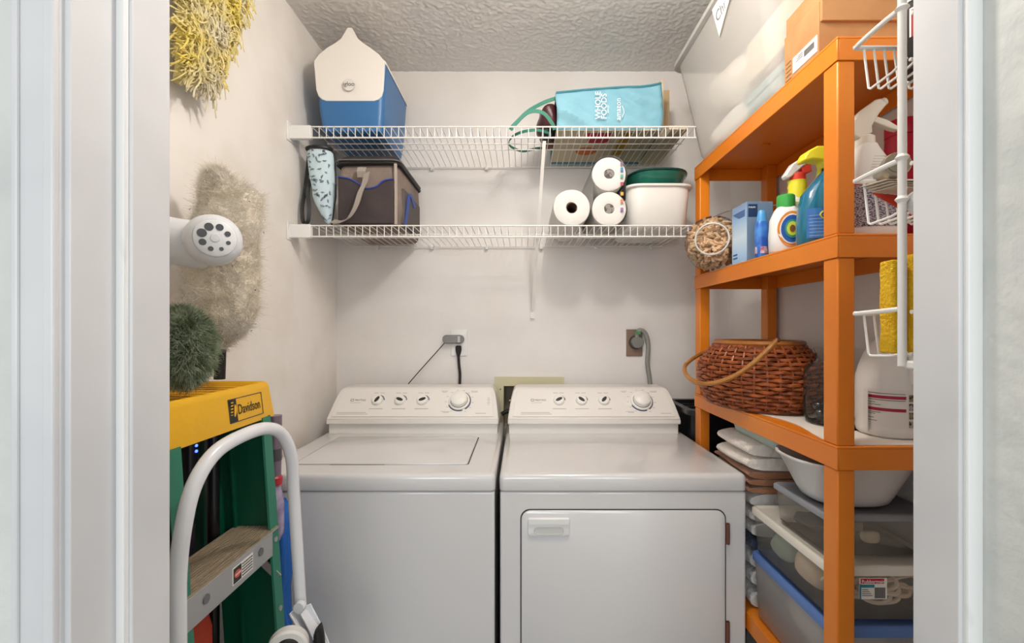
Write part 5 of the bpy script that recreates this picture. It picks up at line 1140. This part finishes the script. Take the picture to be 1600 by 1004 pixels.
# round green brush on the cap
t = thing('green_brush', 'round dark green bristle brush resting on the yellow ladder cap', 'brush', (-0.64, 0.86, 1.2), world=True)
gc = (-0.644, 0.865, 1.294)
build('brush_core', blob(gc, 0.040, 0.040, 0.066, 0.006, 20, seed=1), mat('brush_core', '#3C4A33', 0.9), t, kind='stuff')
ripples(gc, 0.045, 0.045, 0.070, 2, mat('bristle_green', '#6E7C5E', 0.8, col2='#A3AE94', nscale=45), 'bristles', t, 12000, 0.017, 0.0008, shell=0.97, droop=0.3, jit=1.1)
# yellow mop head high on the left wall
t = thing('yellow_mop', 'shaggy yellow mop head hanging high on the left wall', 'mop', (-0.75, 1.1, 1.86), world=True)
ym = mat('mop_yellow', '#E6CF52', 0.9, col2='#DDD3B4', nscale=7, lo=0.42, hi=0.6)
rs = np.random.RandomState(11); V = []; Fs = []
for i in range(3600):
    zz = rs.uniform(1.915, 2.25); u = (2.24-zz)/0.34
    half = 0.092*(1-0.62*max(u, 0)**1.5)
    x = -0.745+rs.normal()*0.008+0.02*(1-u); y = 1.105+rs.uniform(-half, half)-0.050*u
    p = np.array([x, y, zz]); g = np.array([rs.normal()*0.35+0.55, rs.normal()*0.35+(y-1.105)*4, -1.0+rs.normal()*0.4]); g /= np.linalg.norm(g)
    side = np.cross(g, [0.3, 1, 0.2]); side /= np.linalg.norm(side); up = np.cross(g, side); L_ = rs.uniform(0.022, 0.045); ph = rs.uniform(0, 6.3); am = rs.uniform(0.003, 0.006); base = len(V)
    bend = np.array([-0.8, rs.normal()*0.6, rs.normal()*0.5])
    for k in range(8):
        w_ = k/7; q = p+g*L_*w_+bend*L_*w_*w_*0.7+side*am*(sin(w_*7+ph)-sin(ph))+up*am*(cos(w_*6+ph)-cos(ph)); q[0] = max(q[0], XL+0.006)
        for s_ in range(4):
            a = s_*pi/2; V.append(tuple(q+(side*cos(a)+up*sin(a))*0.0019))
    for k in range(7):
        for s_ in range(4):
            a = base+k*4+s_; b_ = base+k*4+(s_+1) % 4; Fs.append((a, b_, b_+4, a+4))
mm = MB(); mm.v = V; mm.f = Fs; build('strands', mm, ym, t, kind='stuff')
build('mop_core', jitter(MB().loft([sell(-0.765, 1.09-0.055*u+0.0, 2.26-0.38*u, 0.022, 0.070*(1-0.72*u), 20) for u in (0, 0.3, 0.6, 0.85, 0.97)]), 0.008, 20), mat('mop_core', '#CDBE78', 0.9), t, kind='stuff')
build('backing_bar', MB().box(-0.79, -0.76, 1.04, 1.17, 2.24, 2.265), mat('bar_grey', '#8C8A84', 0.5), t)
# white nozzle with a ring of holes
t = thing('hose_nozzle', 'white round nozzle with a ring of holes poking in beside the left jamb', 'nozzle', (-0.57, 0.84, 1.497), world=True)
nd = Vector((0.62, -0.78, -0.03)).normalized(); NM = Matrix.Translation(at(336, 372, 0.84)) @ Vector((0, 0, 1)).rotation_difference(nd).to_matrix().to_4x4()
wp = mat('nozzle_white', '#DCDEE2', 0.35)
build('head', MB().lathe((0, 0, 0), [(0.040, -0.060), (0.047, -0.050), (0.048, -0.030), (0.046, -0.014), (0.040, -0.004), (0.035, 0.0), (0.033, -0.001)], 40, M=NM), wp, t, angle=60)
build('barrel', MB().tube([at(318, 372, 0.87), at(262, 370, 0.80)+Vector((0, 0.08, 0)), Vector((-0.70, 0.86, 1.50)), Vector((-0.7995, 0.87, 1.50))], [0.043, 0.045, 0.045, 0.03], 24), wp, t)
fp = build('face_plate', MB().lathe((0, 0, -0.001), [(0.034, 0), (0.034, 0.0035), (0.032, 0.005)], 36, M=NM), mat('plate_white', '#E8E9EA', 0.35), t)
for i in range(8):
    a = R(20+i*45); r_ = (0.0038, 0.0050, 0.0062, 0.0072, 0.0078, 0.0060, 0.0045, 0.0036)[i]
    build('hole', MB().cyl((0.0215*cos(a), 0.0215*sin(a), 0.0036), r_, 0.0012, 'z', 18, M=NM), mat('hole_dark', '#55585C', 0.7), fp)
build('centre_boss', MB().lathe((0, 0, 0.004), [(0.008, 0), (0.007, 0.0016), (0.002, 0.002)], 20, M=NM), wp, fp)
